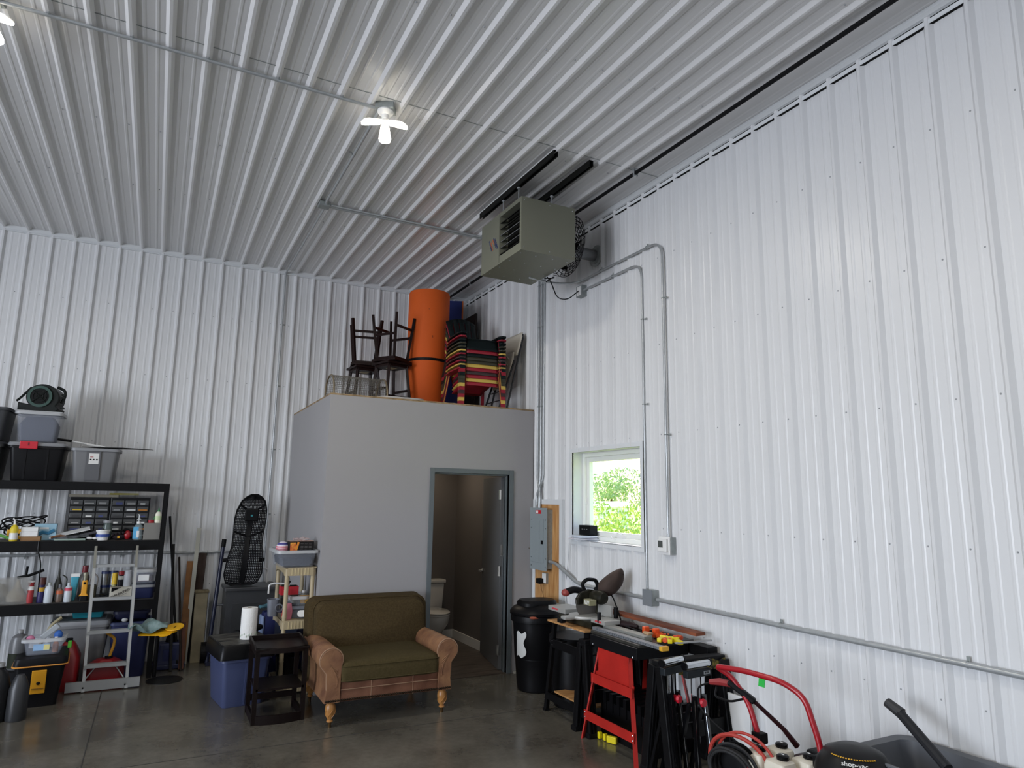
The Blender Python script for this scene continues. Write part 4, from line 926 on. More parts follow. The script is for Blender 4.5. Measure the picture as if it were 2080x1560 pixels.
t = thing('carton_tube', 'upright tan box with a rough top standing by the wall', 'box', (-3.335, -.24, 0)); MB().box((0, 0, .38), (.13, .1, .76), bev=.004).build('box_body', mat('pale tan', '#8b8168', .7, noise=.3, nscale=7), t); MB().box((0, 0, .775), (.15, .12, .03), bev=.01).build('box_top', mat('flaky top', '#7f7357', .9, noise=.5, nscale=20), t); MB().box((.075, 0, .39), (.012, .1, .74)).build('edge_strip', gtl, t)
t = thing('hand_truck', 'navy blue hand truck standing against the wall', 'hand truck', (-3.15, -.36, 0))
hb = mat('navy paint', '#181d38', .35)
MB().cyl((-.08, -.02, .0), (.0, .10, 1.28), .022).build('side_rail', hb, t); MB().cyl((.0, .10, 1.27), (.007, .11, 1.36), .026).build('grip', black, t)
MB().cyl((.25, -.02, .0), (.25, .10, 1.0), .02).build('side_rail', hb, t)
for z in (.25, .62): MB().cyl((-.05, .0+.09*z, z), (.25, .09*z, z), .012).build('crossbar', mat('bar grey', '#6d6f72', .4, .4), t)
MB().box((.1, -.08, .01), (.4, .16, .01)).build('toe_plate', hb, t)
for x in (-.12, .3): MB().cyl((x-.03, .06, .11), (x+.03, .06, .11), .11, n=24).build('wheel', black, t)

# utility sink and the mesh seat standing on it
t = thing('utility_sink', 'stainless steel utility sink cabinet by the wall', 'sink', (-2.86, -.38, 0))
st = mat('stainless sheet', '#4f5052', .35, .6, noise=.15, nscale=5)
MB().b2((-.24, -.20, .0), (.30, .25, .80)).build('cabinet', st, t); MB().b2((-.26, -.23, .80), (.32, .27, .84), bev=.008).build('rim', st, t); MB().b2((-.17, -.215, .05), (.22, -.2, .66)).build('cabinet_door', mat('stainless door', '#464748', .35, .6), t)
MB().tube(bend([(.24, .2, .84), (.24, .2, 1.0), (.15, .1, 1.02), (.12, .07, .97)], .05), .012).build('faucet', white, t, smooth=True)
t = thing('mesh_seat', 'large black perforated seat shell standing upright on the sink', 'seat shell', (-2.90, -.42, .845))
ms = mat('seat black', '#0e0e10', .45)
def half(z):
    P = [(0, .10), (.03, .17), (.12, .205), (.28, .195), (.42, .165), (.56, .165), (.72, .175), (.82, .165), (.92, .13), (.985, .06), (1, .0)]
    for (a, wa), (b, wb) in zip(P, P[1:]):
        if a <= z <= b: return wa+(wb-wa)*(z-a)/(b-a)
    return 0
def SP(u, v):
    s_ = 2*u-1; h_ = half(v)
    return (s_*h_+(v-.5)*.075-.0, .035*math.cos(s_*1.5)-.04*math.sin(v*7), v*1.05+.0)
o = MB().grid(lambda u, v: SP(u, .006+v*.985), 20, 56).build('mesh_panel', ms, t)
wf = o.modifiers.new('w', 'WIREFRAME'); wf.thickness = .0105; wf.use_replace = True
edge = [SP(0, .006+k*.985/40) for k in range(41)]+[SP(1, .006+k*.985/40) for k in range(40, -1, -1)]
MB().tube(edge, .009, 8, closed=True).build('rim', ms, t, smooth=True)
MB().grid(lambda u, v: (lambda p: (p[0], p[1]-.006, p[2]))(SP(.42+.16*u, .02+v*.72)), 2, 24).build('spine', ms, t, solid=.012)
MB().box((.02, -.01, .80), (.15, .03, .14), bev=.01).build('head_pad', ms, t)
MB().box((.02, -.027, .795), (.022, .003, .02)).build('badge', mat('teal badge', '#2d8a92', .4), t)
for s_, v in ((-1, .58), (1, .58), (-1, .88), (1, .88)):
    MB().tube([SP(.5, v-.06 if v < .8 else v-.1), SP(.5+.5*s_, v)], .012, 6).build('rib', ms, t)
for s_ in (-1, 1): MB().cyl((s_*.17-.03, 0, .29), (s_*.23-.03, 0, .285), .022).build('side_knob', ms, t)

# ================================================================ beside the sofa
# blue tote with a black lid box
t = tote('storage_tote', 'blue tote with a dusty black tray lid beside the dark side table', 'tote', -3.075, -1.98, 0, .42, .56, .425, bt, None, taper=.84, rz=R(8), ribs=1)
MB().box((-.185, -.18, .22), (.002, .05, .05), rot=(R(0), R(7), 0)).build('sticker', mat('worn sticker', '#c9c2bd', .6, noise=.5, nscale=40, ncol='#7a4a44'), t)
dust = mat('dusty black', '#161617', .5, noise=.7, nscale=7, ncol='#55534c', stretch=(1, 3, 1))
t2 = thing('tray_lid', 'upside down black dusty tray covering the blue tote', 'tray', (-3.075, -1.98, .432), R(8))
loft([rr(.50, .63, .05, -.012), rr(.50, .63, .05, .0), rr(.475, .605, .05, .10), rr(.46, .59, .05, .112)]).build('tray_body', mat('tray black', '#0d0d0e', .35, spec=.35), t2, smooth=True)
MB().box((0, 0, .1135), (.43, .56, .003)).build('dusty_top', dust, t2)
t = thing('paper_towel_roll', 'roll of white paper towel standing on the black tray lid', 'paper towel', (-3.02, -2.02, .547))
pt = mat('paper towel', '#e6e5e2', .9, bump=.3, bscale=90)
MB().lathe([(.021, .0), (.071, .0), (.072, .01), (.072, .27), (.07, .278), (.021, .278), (.021, .0)], n=36).build('roll', pt, t, smooth=True)
MB().lathe([(.021, .002), (.021, .279), (.018, .279), (.018, .002)], n=20).build('core', mat('card core', '#8f8577', .8), t)
m = MB()
for k in range(10):
    a = R(200+k*17); m.ball((.072*math.cos(a), .072*math.sin(a), .03+.01*(k % 3)), (.006, .006, .012), 6, 4)
m.build('printed_leaves', mat('pale green print', '#b5c4b4', .9), t)

# dark side table
dw = mat('espresso wood', '#140d0c', .4, spec=.25)
t = thing('side_table', 'dark espresso side table with open frame and a lower shelf', 'table', (-2.832, -2.61, 0))
W_, D_, H_ = .43, .43, .60
for sx in (-1, 1):
    for sy in (-1, 1): MB().box((sx*(W_/2-.018), sy*(D_/2-.018), H_/2), (.036, .036, H_)).build('leg', dw, t)
def bow(z, th, y, n=12, dep=.035):
    o = [(-W_/2+.03+(W_-.06)*k/n, y-dep*math.sin(PI*k/n)) for k in range(n+1)]
    i = [(u, v+.022) for u, v in o[::-1]]
    return MB().prism(o+i, 'z', z-th/2, z+th/2)
bow(.035, .07, -D_/2).build('front_rail', dw, t); bow(H_-.02, .04, -D_/2).build('front_rail', dw, t)
MB().box((0, D_/2-.018, .12), (W_-.06, .02, .05)).build('back_rail', dw, t)
for s_ in (-1, 1):
    MB().box((s_*(W_/2-.016), 0, .035), (.022, D_-.06, .07)).build('side_rail', dw, t); MB().box((s_*(W_/2-.016), 0, H_-.035), (.022, D_-.06, .05)).build('side_rail', dw, t)
MB().b2((-W_/2+.02, -D_/2+.0, .262), (W_/2-.02, D_/2-.02, .28)).build('lower_shelf', dw, t)
MB().b2((-W_/2-.006, -D_/2-.02, H_-.016), (W_/2+.006, D_/2+.006, H_-.0), bev=.002).build('table_top', dw, t)
m = MB(); m.b2((-W_/2-.006, D_/2-.014, H_), (W_/2+.006, D_/2+.006, H_+.035)); m.prism([(-D_/2+.05, H_), (D_/2-.014, H_), (D_/2-.014, H_+.035), (-D_/2+.12, H_+.02)], 'x', -W_/2-.006, -W_/2+.01); m.prism([(-D_/2+.05, H_), (D_/2-.014, H_), (D_/2-.014, H_+.035), (-D_/2+.12, H_+.02)], 'x', W_/2-.01, W_/2+.006)
m.build('gallery', dw, t)

# beige plastic shelf tower
bg = mat('beige plastic', '#a8997b', .5)
t = thing('plastic_shelf', 'beige plastic shelf tower with round posts behind the side table', 'shelf', (0, 0, 0))
px0, px1, py0, py1 = -2.70, -2.455, -2.02, -1.50
for x in (px0, px1):
    for y in (py0, py1): MB().lathe([(.021, 0), (.021, .30), (.024, .31), (.021, .32), (.021, .70), (.025, .72), (.021, .74), (.021, 1.17)], (x, y, 0), 16).build('post', bg, t, smooth=True)
for z in (.08, .655, 1.155):
    m = MB(); m.b2((px0-.03, py0-.02, z+.02), (px1+.03, py1+.02, z+.03))
    m.b2((px0, py0-.028, z-.05), (px1, py0-.018, z+.03)); m.b2((px0, py1+.018, z-.05), (px1, py1+.028, z+.03))
    # curved side aprons
    for x in (px0-.028, px1+.018): m.prism([(py0, z+.03), (py1, z+.03), (py1, z-.05), (py1-.08, z-.025), (py0+.26, z-.02), (py0+.06, z-.03), (py0, z-.05)], 'x', x, x+.01)
    sh = m.build('shelf_board', bg, t)
    for k in range(6): MB().b2((px0+.035+k*.031, py0-.032, z-.045), (px0+.043+k*.031, py0-.028, z+.02)).build('slat', mat('pale beige', '#c4b48c', .5), sh)
# big clear bin on top, with a boxed toy and a striped ball inside
t = tote('storage_tote', 'large clear bin on top of the beige shelf tower', 'tote', -2.625, -1.83, 1.188, .37, .56, .165, clear, None, taper=.84, lipm=clearl, fill=mat('dark contents', '#22252c', .8), filla=.75)
MB().ball((-.13, -.22, .15), (.03, .012, .008)).build('handle_slot', dark, t)
t = carton('toy_box', 'black and orange product box standing in the clear bin', 'box', -2.575, -1.93, 1.315, .235, .12, .115, mat('printed black box', '#1e1c1c', .5), rz=R(3))
MB().box((-.087, -.0608, .055), (.055, .001, .10)).build('front_print', mat('fire print', '#c8452a', .5, noise=.9, nscale=40, ncol='#e0a23a'), t)
MB().box((-.045, -.061, .07), (.02, .001, .08), rot=(0, R(14), 0)).build('flame_print', mat('flame', '#e08a2a', .5), t)
for i in range(3):
    for j in range(6): MB().box((.0+.04*i, -.0608, .025+.014*j), (.028, .001, .003)).build('text_line', mat('grey text', '#6c6a68', .6), t)
MB().box((0, 0, .117), (.237, .122, .003)).build('box_top', mat('box top beige', '#b48e7c', .6), t)
t = thing('striped_ball', 'red and white striped ball at the left of the clear bin', 'ball', (-2.735, -1.86, 1.36))
MB().ball((0, 0, 0), .065, 20, 14).build('ball', mat('ball white', '#d8cfda', .5), t, smooth=True)
for k in range(3): MB().lathe([(math.sqrt(max(0, .0664**2-z*z)), z) for z in (-.028+.018*k, -.022+.018*k, -.017+.018*k)], n=24).build('stripe', mat('ball red', '#c93a48', .5), t, smooth=True)
MB().lathe([(math.sqrt(.0664**2-z*z), z) for z in (.035, .045, .052)], n=24).build('stripe', mat('ball blue', '#3f3f86', .5), t, smooth=True)
t = thing('plastic_bag', 'crumpled clear plastic bag lying on the product box', 'bag', (-2.57, -1.92, 1.437)); MB().grid(lambda u, v: ((u-.5)*.15, (v-.5)*.09, .012+.014*math.sin(8*u+3*v)*math.sin(PI*u)+.01*math.sin(9*v)), 14, 8).build('film', mat('bag film', '#b9a6a4', .3, alpha=.6), t, smooth=True)
carton('dark_box', 'small dark box behind the product box in the clear bin', 'box', -2.49, -1.80, 1.30, .10, .10, .11, mat('charcoal card', '#3a3b40', .6))
# things on the shelves of the tower
t = bottle('wipe_bottle', 'grey white jug with a rounded top on the middle of the beige shelf', 'jug', -2.50, -1.85, .686, .255, .06, mat('milky bottle', '#a8aaa6', .35, alpha=.8), white, None, capr=.28, caph=.08)
tote('storage_tote', 'grey dish bin on the middle shelf of the beige tower', 'tote', -2.555, -1.78, .687, .17, .36, .12, mat('bin grey', '#6f737c', .5), None, taper=.9)
tote('storage_tote', 'small clear tray of bottles above the grey dish bin', 'tote', -2.56, -1.80, .812, .17, .36, .09, clear, None, taper=.9, lipm=clearl, fill=mat('mixed bits', '#74756a', .7))
t = carton('yellow_carton', 'small yellow carton in the clear tray', 'box', -2.50, -1.93, .83, .09, .05, .07, mat('orange yellow card', '#c99a3f', .6))
t = thing('red_box', 'red and black box behind the left post of the beige tower', 'box', (-2.64, -1.82, .905)); MB().box((0, 0, .04), (.17, .12, .08)).build('box_body', mat('bright red card', '#b41f2c', .5), t); MB().box((0, 0, .0815), (.14, .09, .003)).build('box_top', dark, t)
t = thing('spotted_bottle', 'black and white patterned bottle standing on the red box', 'bottle', (-2.665, -1.86, .988)); MB().lathe([(0, 0), (.024, 0), (.024, .07), (.01, .10), (0, .10)], n=14).build('body', white, t, smooth=True)
for k in range(5): MB().ball((.02*math.cos(4.2+k), .023*math.sin(4.2+k*.5), .015+.014*k), (.009, .006, .008), 8, 5).build('spot', dark, t)
t = thing('red_scraper', 'red plastic handle hanging at the left of the beige tower', 'tool', (-2.70, -1.93, .70)); MB().tube(bend([(0, 0, 0), (.01, 0, .10), (.02, 0, .2), (.0, 0, .26)], .05), .014).build('handle', mat('bright red plastic', '#cf2334', .4), t)
t = thing('pink_bag', 'pink packet next to the red handle on the beige tower', 'packet', (-2.655, -1.96, .687)); loft([rr(.06, .04, .015, 0), rr(.08, .05, .02, .08), rr(.05, .02, .009, .15)]).build('packet_body', mat('pink film', '#c9788a', .4), t, smooth=True)
t = thing('grey_pitcher', 'small grey measuring jug at the left of the beige tower', 'jug', (-2.765, -1.72, .69)); loft([rr(.09, .1, .03, 0), rr(.115, .13, .04, .16), rr(.105, .12, .035, .16), rr(.08, .09, .025, .01)]).build('jug_body', mat('jug grey', '#777b84', .4), t, smooth=True); MB().tube(arc((.05, -.06, .08), .035, 0, 2*PI, 18)[:-1], .007, 6, closed=True).build('handle', mat('jug grey', '#777b84', .4), t)
t = thing('white_dish', 'white oval dish on edge on the middle shelf of the beige tower', 'dish', (-2.50, -2.0, .735), rot=(R(65), 0, 0)); loft([rr(.15, .06, .028, 0), rr(.155, .065, .03, .012)]).build('dish_body', white, t, smooth=True)
t = thing('white_hose', 'short white curved hose beside the beige tower', 'hose', (-2.80, -1.60, .93)); MB().tube(bend([(0, 0, -.04), (0, 0, .05), (.06, 0, .06), (.18, 0, .05)], .04), .009).build('tube', white, t, smooth=True)
# navy cooler case behind the table
t = thing('tool_case', 'dark blue hard case standing behind the side table', 'case', (-2.60, -1.45, .0))
MB().box((0, 0, .36), (.46, .16, .70), bev=.05).build('case_body', mat('case blue', '#10194a', .4), t, smooth=True)
MB().box((-.225, 0, .36), (.03, .17, .60), bev=.012).build('edge_trim', mat('pale blue edge', '#7f8fb0', .4), t)
t = thing('soap_pack', 'framed grey picture card with two light blue bottles on the blue case', 'card', (-2.60, -1.59, .36), rot=(R(-6), 0, 0)); MB().box((0, 0, .12), (.22, .008, .26)).build('card', mat('card grey', '#3d465e', .5), t)
for s_ in (-1, 1): MB().lathe([(0, 0), (.03, 0), (.03, .07), (.012, .10), (.012, .12), (0, .12)], (.065*s_+.02, -.035, .0), 16).build('bottle', mat('cyan soap', '#2f9bd0', .3), t, smooth=True)
t = thing('teal_cloth', 'teal cloth bundle on the corner of the blue case', 'cloth', (-2.79, -1.45, .715)); MB().grid(lambda u, v: ((u-.5)*.14, (v-.5)*.12, .02+.025*math.sin(7*u+4*v)*math.sin(PI*v)+.02*math.sin(PI*u)), 12, 10).build('cloth', mat('teal cotton', '#3c6470', .9), t, smooth=True, solid=.006)
t = thing('power_tool', 'black corded tool lying at the back of the tray lid', 'tool', (-2.93, -1.72, .548)); MB().lathe([(0, -.07), (.035, -.07), (.04, .02), (.02, .08), (0, .08)], (0, 0, .04), 16, Vector((0, 0, 1)).rotation_difference(Vector((1, .2, 0)))).build('tool_body', black, t, smooth=True); MB().tube([(-.1, .02, .01), (-.14, -.02, .02), (-.19, .03, .01), (-.13, .08, .012)], .005).build('cord', black, t)
t = thing('black_pail', 'black round pail on the floor behind the side table', 'pail', (-2.60, -1.78, .112)); MB().lathe([(0, 0), (.10, 0), (.12, .20), (.11, .20), (.095, .01), (0, .01)], n=28).build('pail_body', blackg, t, smooth=True)
carton('small_boxes', 'pale cardboard box behind the sofa arm', 'box', -2.50, -1.30, 0, .16, .14, .22, mat('pale card', '#8d8a86', .8))

# ================================================================ loveseat
lea = mat('worn brown leather', '#8f6848', .55, noise=.5, nscale=6, ncol='#6a4733', bump=.25, bscale=30)
lead = mat('brown leather', '#7a5440', .45, noise=.4, nscale=5, ncol='#563424', bump=.2, bscale=26)
pip = mat('leather piping', '#94755c', .6)
fab = mat('olive brown fabric', '#483c26', .95, noise=.2, nscale=70, spec=.15, ncol='#3c311f')
fab2 = mat('olive seat fabric', '#4a4029', .95, noise=.2, nscale=70, spec=.15, ncol='#413922')
so = thing('loveseat', 'wide loveseat with olive cushions and rolled worn leather arms', 'sofa', (-1.975, -3.15, 0))
m = MB(); m.b2((-.50, .0, .195), (.50, .90, .34)); m.build('base', lead, so, bevel=.01)
m = MB(); m.b2((-.43, -.012, .205), (.43, .02, .355)); m.build('front_rail', lead, so, bevel=.008)
MB().tube([(-.43, -.016, .295), (.43, -.016, .295)], .0035).tube([(-.17, -.014, .20), (-.17, -.014, .35)], .0025).tube([(.2, -.014, .20), (.2, -.014, .35)], .0025).build('seam', pip, so)
def armprof(s_):
    P = []
    P += [(s_*.43, .20), (s_*.43, .42)]
    c_ = (s_*.518, .535); r_ = .098
    for k in range(17):
        a = R(205-k*(205+25)/16)
        P.append((c_[0]+s_*r_*math.cos(a), c_[1]+r_*math.sin(a)))
    P += [(s_*.555, .43), (s_*.548, .30), (s_*.563, .20)]
    return P
for s_ in (-1, 1):
    P = armprof(s_)
    n_ = len(P)
    rings = []
    for y, k in ((-.02, .93), (-.008, .985), (.01, 1), (.5, .98), (.80, .93)):
        cx, cz = s_*.505, .42
        rings.append([(cx+(u-cx)*k, y, cz+(v-cz)*k if v > .25 else v) for u, v in P])
    a_ = loft(rings).build('arm', lea, so, smooth=True)
    MB().tube([(s_*.505+(u-s_*.505)*.985, -.012, .42+(v-.42)*.985 if v > .25 else v) for u, v in P[1:-1]], .0055, 6).build('arm_piping', pip, a_, smooth=True)
    m = MB()
    for k in range(7):   # gathered pleats on the arm front
        a = R(250+s_*0-k*12); u0 = s_*.51
        m.tube([(u0+s_*(.02-.012*k), -.0205, .50-.018*k), (u0-s_*(.045), -.0215, .455-.022*k)], .0035, 5)
    m.build('pleat', lea, a_, smooth=True)
# back: outer shell and front cushion
def backring(w, z0, z1, y, r_=.10, n_=8):
    P = [(-w/2, y, z0)]
    for k in range(n_+1): a = R(180-90*k/n_); P.append((-w/2+r_+r_*math.cos(a), y, z1-r_+r_*math.sin(a)))
    for k in range(n_+1): a = R(90-90*k/n_); P.append((w/2-r_+r_*math.cos(a), y, z1-r_+r_*math.sin(a)))
    P.append((w/2, y, z0)); return P
tilt = lambda P, k=.12: [(x, y+(z-.4)*k, z) for x, y, z in P]
loft([tilt(backring(1.06, .25, .86, .66)), tilt(backring(1.16, .22, .92, .70)), tilt(backring(1.17, .22, .93, .84)), tilt(backring(1.12, .24, .90, .87))]).build('back_shell', fab, so, smooth=True)
loft([tilt(backring(.96, .42, .84, .56)), tilt(backring(1.04, .40, .89, .585)), tilt(backring(1.08, .38, .915, .66)), tilt(backring(1.08, .38, .915, .70))]).build('back_cushion', fab, so, smooth=True)
MB().tube(tilt(backring(1.085, .45, .918, .655)), .006, 6).tube(tilt(backring(1.165, .5, .928, .84)), .006, 6).build('back_piping', fab, so, smooth=True)
m = MB()
def cush(u, v): return 0
rings = []
for k, z in ((.93, .345), (.99, .365), (1.0, .42), (.995, .475), (.95, .505), (.8, .522)):
    rings.append(rr(.90*k if k > .9 else .90*k, .66*k, .06, z, 6, 0, .30-.005))
loft(rings).build('seat_cushion', fab2, so, smooth=True)
MB().tube(rr(.90, .66, .06, .478, 6, 0, .295), .005, 6, closed=True).tube(rr(.895, .655, .06, .362, 6, 0, .295), .005, 6, closed=True).build('seat_piping', fab2, so, smooth=True)
nh = MB().ball((0, 0, 0), (.0098, .007, .0098), 8, 5).build('nailhead', mat('antique brass', '#33271b', .25, .5), so, smooth=True)
xs = [-.548+.0195*k for k in range(57)]
for k, x in enumerate(xs):
    o = nh if k == 0 else nh.copy()
    if k: C.objects.link(o); o.parent = so
    o.location = (x, -.022 if abs(x) > .43 else -.017, .216)
lw = mat('turned golden wood', '#bd8448', .35, noise=.3, nscale=9)
def leg(x, y):
    prof = [(.0, .195), (.024, .195), (.040, .17), (.043, .14), (.036, .10), (.022, .068), (.018, .06), (.026, .052), (.026, .045), (.018, .04), (.0, .04)]
    m = MB(); m.lathe(prof[::-1], (0, 0, 0), 24)
    for k in range(5):
        m.tube([(.0415*math.sin(PI*(.18+.7*j/12))*math.cos(2*PI*k/5+j*.17), .0415*math.sin(PI*(.18+.7*j/12))*math.sin(2*PI*k/5+j*.17), .075+.11*j/12) for j in range(13)], .0045, 5)
    o = m.build('leg', lw, so, smooth=True, loc=(x, y, 0))
    MB().lathe([(0, 0), (.014, 0), (.014, .03), (.019, .042), (0, .042)], n=14).build('caster', mat('aged brass', '#6e5638', .35, .8), o, smooth=True)
for x in (-.495, .495):
    for y in (.035, .84): leg(x, y)

# ================================================================ on the loft
L0 = BZ+.019
t = thing('foam_roll', 'tall orange foam mat roll strapped in black standing on the loft', 'foam roll', (-.94, -.93, L0))
om = mat('orange foam', '#d4590f', .75, bump=.1, bscale=160)
MB().lathe([(.215, 0), (.23, .2), (.255, .62), (.258, .66), (.262, .75), (.268, 1.2), (.268, 1.58), (.262, 1.6), (.03, 1.6), (.03, 1.5)], n=40).build('mat_roll', om, t, smooth=True)
MB().lathe([(.262, .665), (.262, .70)], n=40).build('strap', black, t)
m = MB()
for a, z in ((R(250), 1.33), (R(262), .98), (R(262), .965), (R(300), 1.1)): m.ball((.267*math.cos(a), .267*math.sin(a), z), (.006, .006, .006), 6, 4)
m.build('pin_hole', mat('dark hole', '#6b2606', .8), t)
t = thing('blue_mat', 'dark blue mat with an orange edge standing in the corner of the loft', 'mat', (-.40, -.30, L0)); MB().box((0, 0, .88), (.36, .035, 1.76), rot=(0, 0, R(-20))).build('mat_sheet', mat('deep blue foam', '#1a2a6b', .7), t); MB().box((.175, -.062, .88), (.02, .05, 1.76), rot=(0, 0, R(-20))).build('mat_edge', mat('orange edge', '#c0622a', .7), t)
t = thing('corner_shade', 'dark brown sheet standing in for the wall shade in the loft corner', 'panel', (-.14, -.42, L0)); MB().box((0, 0, .76), (.03, .5, 1.52)).build('shade_sheet', mat('umber shade', '#2a221f', .6), t)  # dark sheet in place of the shade on the corner wall
# bar stools: two upright, two inverted on top
sw = mat('dark stool wood', '#1e0f0d', .4, spec=.35)
def stool():
    t = thing('bar_stool', 'dark wooden bar stool upright on the loft, in front of the orange roll', 'stool', (-1.44, -1.02, L0), R(18))
    MB().box((0, 0, .585), (.36, .36, .03), bev=.008).build('seat', sw, t); MB().box((0, 0, .555), (.30, .30, .03)).build('seat_frame', sw, t)
    MB().box((.0, 0, .538), (.10, .10, .003)).build('underside_label', mat('paper label', '#b9b08e', .7), t)
    for sx in (-1, 1):
        for sy in (-1, 1):
            m = MB(); a, b = Vector((sx*.185, sy*.185, 0)), Vector((sx*.13, sy*.13, .57)); m.M = Matrix.Translation((a+b)/2) @ (b-a).to_track_quat('Z', 'Y').to_matrix().to_4x4(); m.box((0, 0, 0), (.032, .032, (b-a).length)); m.build('leg', sw, t)
    for sy in (-1, 1):
        MB().box((0, sy*.168, .16), (.32, .018, .03)).build('stretcher', sw, t); MB().box((sy*.158, 0, .26), (.018, .30, .03)).build('stretcher', sw, t)
    return t
s1 = stool(); s1['group'] = 'stacked bar stools'
s2 = dup(s1, (-1.44, -1.02, L0+1.205), None, 'dark wooden bar stool upside down, on top of the front stool'); s2.rotation_euler = (PI, 0, R(35))
s3 = dup(s1, (-1.66, -.55, L0), R(5), 'dark wooden bar stool upright at the rear left of the stool pile')
s4 = dup(s1, (-1.66, -.55, L0+1.205), None, 'dark wooden bar stool upside down on the rear left stool'); s4.rotation_euler = (PI, 0, R(-12))
# Adirondack chairs
def adirondack(mt, k, label):
    t = thing('adirondack_chair', label, 'chair', (-.655, -1.74, L0+.042*k), R(-3), 'stacked plastic garden chairs')
    t.scale = (.76, .9, 1)
    # front apron flaring forward going down
    m = MB(); m.grid(lambda u, v: ((u-.5)*(.50+.03*(1-v)), -.30-.055*(1-v)-.02*math.cos((u-.5)*2.6), .235+.13*v), 12, 4)
    m.grid(lambda u, v: ((u-.5)*.50, -.32+.52*v, .365-.16*v-.02*math.sin(PI*v)+.01*math.cos(8*v)), 8, 8); m.build('seat', mt, t, smooth=True, solid=.008)
    for s_ in (-1, 1):
        m = MB()
        m.grid(lambda u, v: (s_*(.265+.075*u+.035*(1-v)), -.33-.07*(1-v), .43*v), 2, 6)          # leg front face
        m.grid(lambda u, v: (s_*(.345+.03*(1-v)), -.33-.07*(1-v)+.07*u, .42*v), 2, 6)
        m.build('front_leg', mt, t, solid=.005)
        m = MB(); m.grid(lambda u, v: (s_*(.30+.05*(1-v)), .18+.10*u+.13*(1-v), .41*v), 2, 6); m.build('rear_leg', mt, t, solid=.006)
        m = MB(); pts = [(s_*.27, -.36), (s_*.30, -.40), (s_*.37, -.40), (s_*.40, -.34), (s_*.40, -.05), (s_*.36, .22), (s_*.29, .26), (s_*.27, .1)]
        m.prism(pts, 'z', .417, .433); m.build('arm', mt, t, bevel=.003)
    def bp(u, v):
        z = .20+.60*v; w_ = .20+.065*v
        return ((u-.5)*2*w_, .20+.30*v-.03*math.cos((u-.5)*2.4)+.03, z-.05*v*(2*u-1)**2)
    bk_ = bpy.data.objects.new('back', None); m = MB()
    for j in range(5):
        u0, u1 = j/5+.012, (j+1)/5-.012
        m.grid(lambda u, v: bp(u0+(u1-u0)*u, v), 2, 8)
    m.grid(lambda u, v: bp(u, .92+.08*v), 10, 2); m.grid(lambda u, v: bp(u, .0+.1*v), 10, 2)
    m.build('back', mt, t, smooth=True, solid=.008)
    return t
AC = dict(g=('dark green plastic', '#111a1b'), r=('red plastic chair', '#92182b'), o=('olive plastic', '#353325'), y=('yellow plastic chair', '#c9aa50'), b=('brown plastic', '#3a2b2b'))
seq = 'ryrbryoogrg'
OR = ['bottom red garden chair of the stack', 'yellow garden chair, second from the bottom of the stack', 'red garden chair between the lowest yellow and the brown one', 'brown garden chair sandwiched between two red ones', 'red garden chair just under the upper yellow one', 'upper yellow garden chair in the middle of the stack', 'lower of the two olive garden chairs in the stack', 'upper of the two olive garden chairs in the stack', 'dark green garden chair between an olive and a red one', 'uppermost red garden chair, second from the top', 'dark green garden chair on top of the stack']
for k, c in enumerate(seq): adirondack(mat(*AC[c], .5), k, OR[k])
# folding chair leaning on the right wall
t = thing('folding_chair', 'white plastic folding chair with grey legs leaning on the wall by the garden chairs', 'chair', (-.30, -1.97, L0), rot=(0, R(13), 0))
fg = mat('grey steel tube', '#2d2e31', .4, .2); fw = mat('ivory plastic', '#cfc8b8', .5)
for y in (0, .46):
    MB().tube([(0, y, 0), (0, y, .92), (0, y+(.03 if y == 0 else -.03), .98)], .0125).build('frame_tube', fg, t); MB().tube([(-.09, y+(.02 if y == 0 else -.02), .0), (-.035, y+(.02 if y == 0 else -.02), .62)], .0125).build('leg', fg, t)
for z in (.10, .22): MB().tube([(-.08, .02, z), (-.08, .44, z)], .007).build('crossbar', fg, t)
def bpnl(y, z0, z1, nm, x0, w_, bul):
    m = MB(); m.grid(lambda u, v: (x0-bul*math.sin(PI*u)*math.sin(PI*v), y+w_*u+.02*(0 if .1 < v < .9 else (1 if u == 0 else -1 if u == 1 else 0)), z0+(z1-z0)*v), 12, 10); return m.build(nm, fw, t, smooth=True, solid=.016)
bpnl(.0, .70, 1.0, 'backrest', -.012, .46, .015)
se = bpnl(.03, .285, .73, 'seat', -.05, .40, .02)
for z in (.5, .58, .66): MB().tube([(-.078, .10, z-.02), (-.084, .16, z+.02), (-.084, .30, z+.02), (-.078, .36, z-.02)], .008).build('moulded_ridge', fw, se, smooth=True)
for k in range(4): MB().box((-.077, .14+.022*k, .36), (.003, .012, .02)).build('moulded_letter', mat('grey emboss', '#9a958a', .6), se)
MB().box((-.077, .10, .36), (.004, .02, .035), rot=(R(20), 0, 0)).build('black_mark', dark, se)
# wire mesh basket / fire screen
br = mat('brass tube', '#8d8068', .35, .6)
t = thing('fire_screen', 'arched wire mesh screen with brass rails lying on the loft edge', 'mesh screen', (-2.34, -1.95, L0))
def apt(v): a = PI*v; return (.22-.22*math.cos(a), .245*math.sin(a)**.8)
for x in (0, .58): MB().tube([(x, apt(k/24)[0], apt(k/24)[1]+.008) for k in range(25)], .010).build('end_arch', br, t, smooth=True)
for y in (0, .44): MB().cyl((0, y, .012), (.58, y, .012), .010).build('rail', br, t)
m = MB()
for k in range(1, 30): m.tube([(.58*k/30, apt(j/16)[0], apt(j/16)[1]+.008) for j in range(17)], .0019, 4)
for k in range(1, 30): m.tube([(0, apt(k/30)[0], apt(k/30)[1]+.008), (.58, apt(k/30)[0], apt(k/30)[1]+.008)], .0019, 4)
m.build('wire_mesh', mat('wire', '#77736a', .4, .6), t)
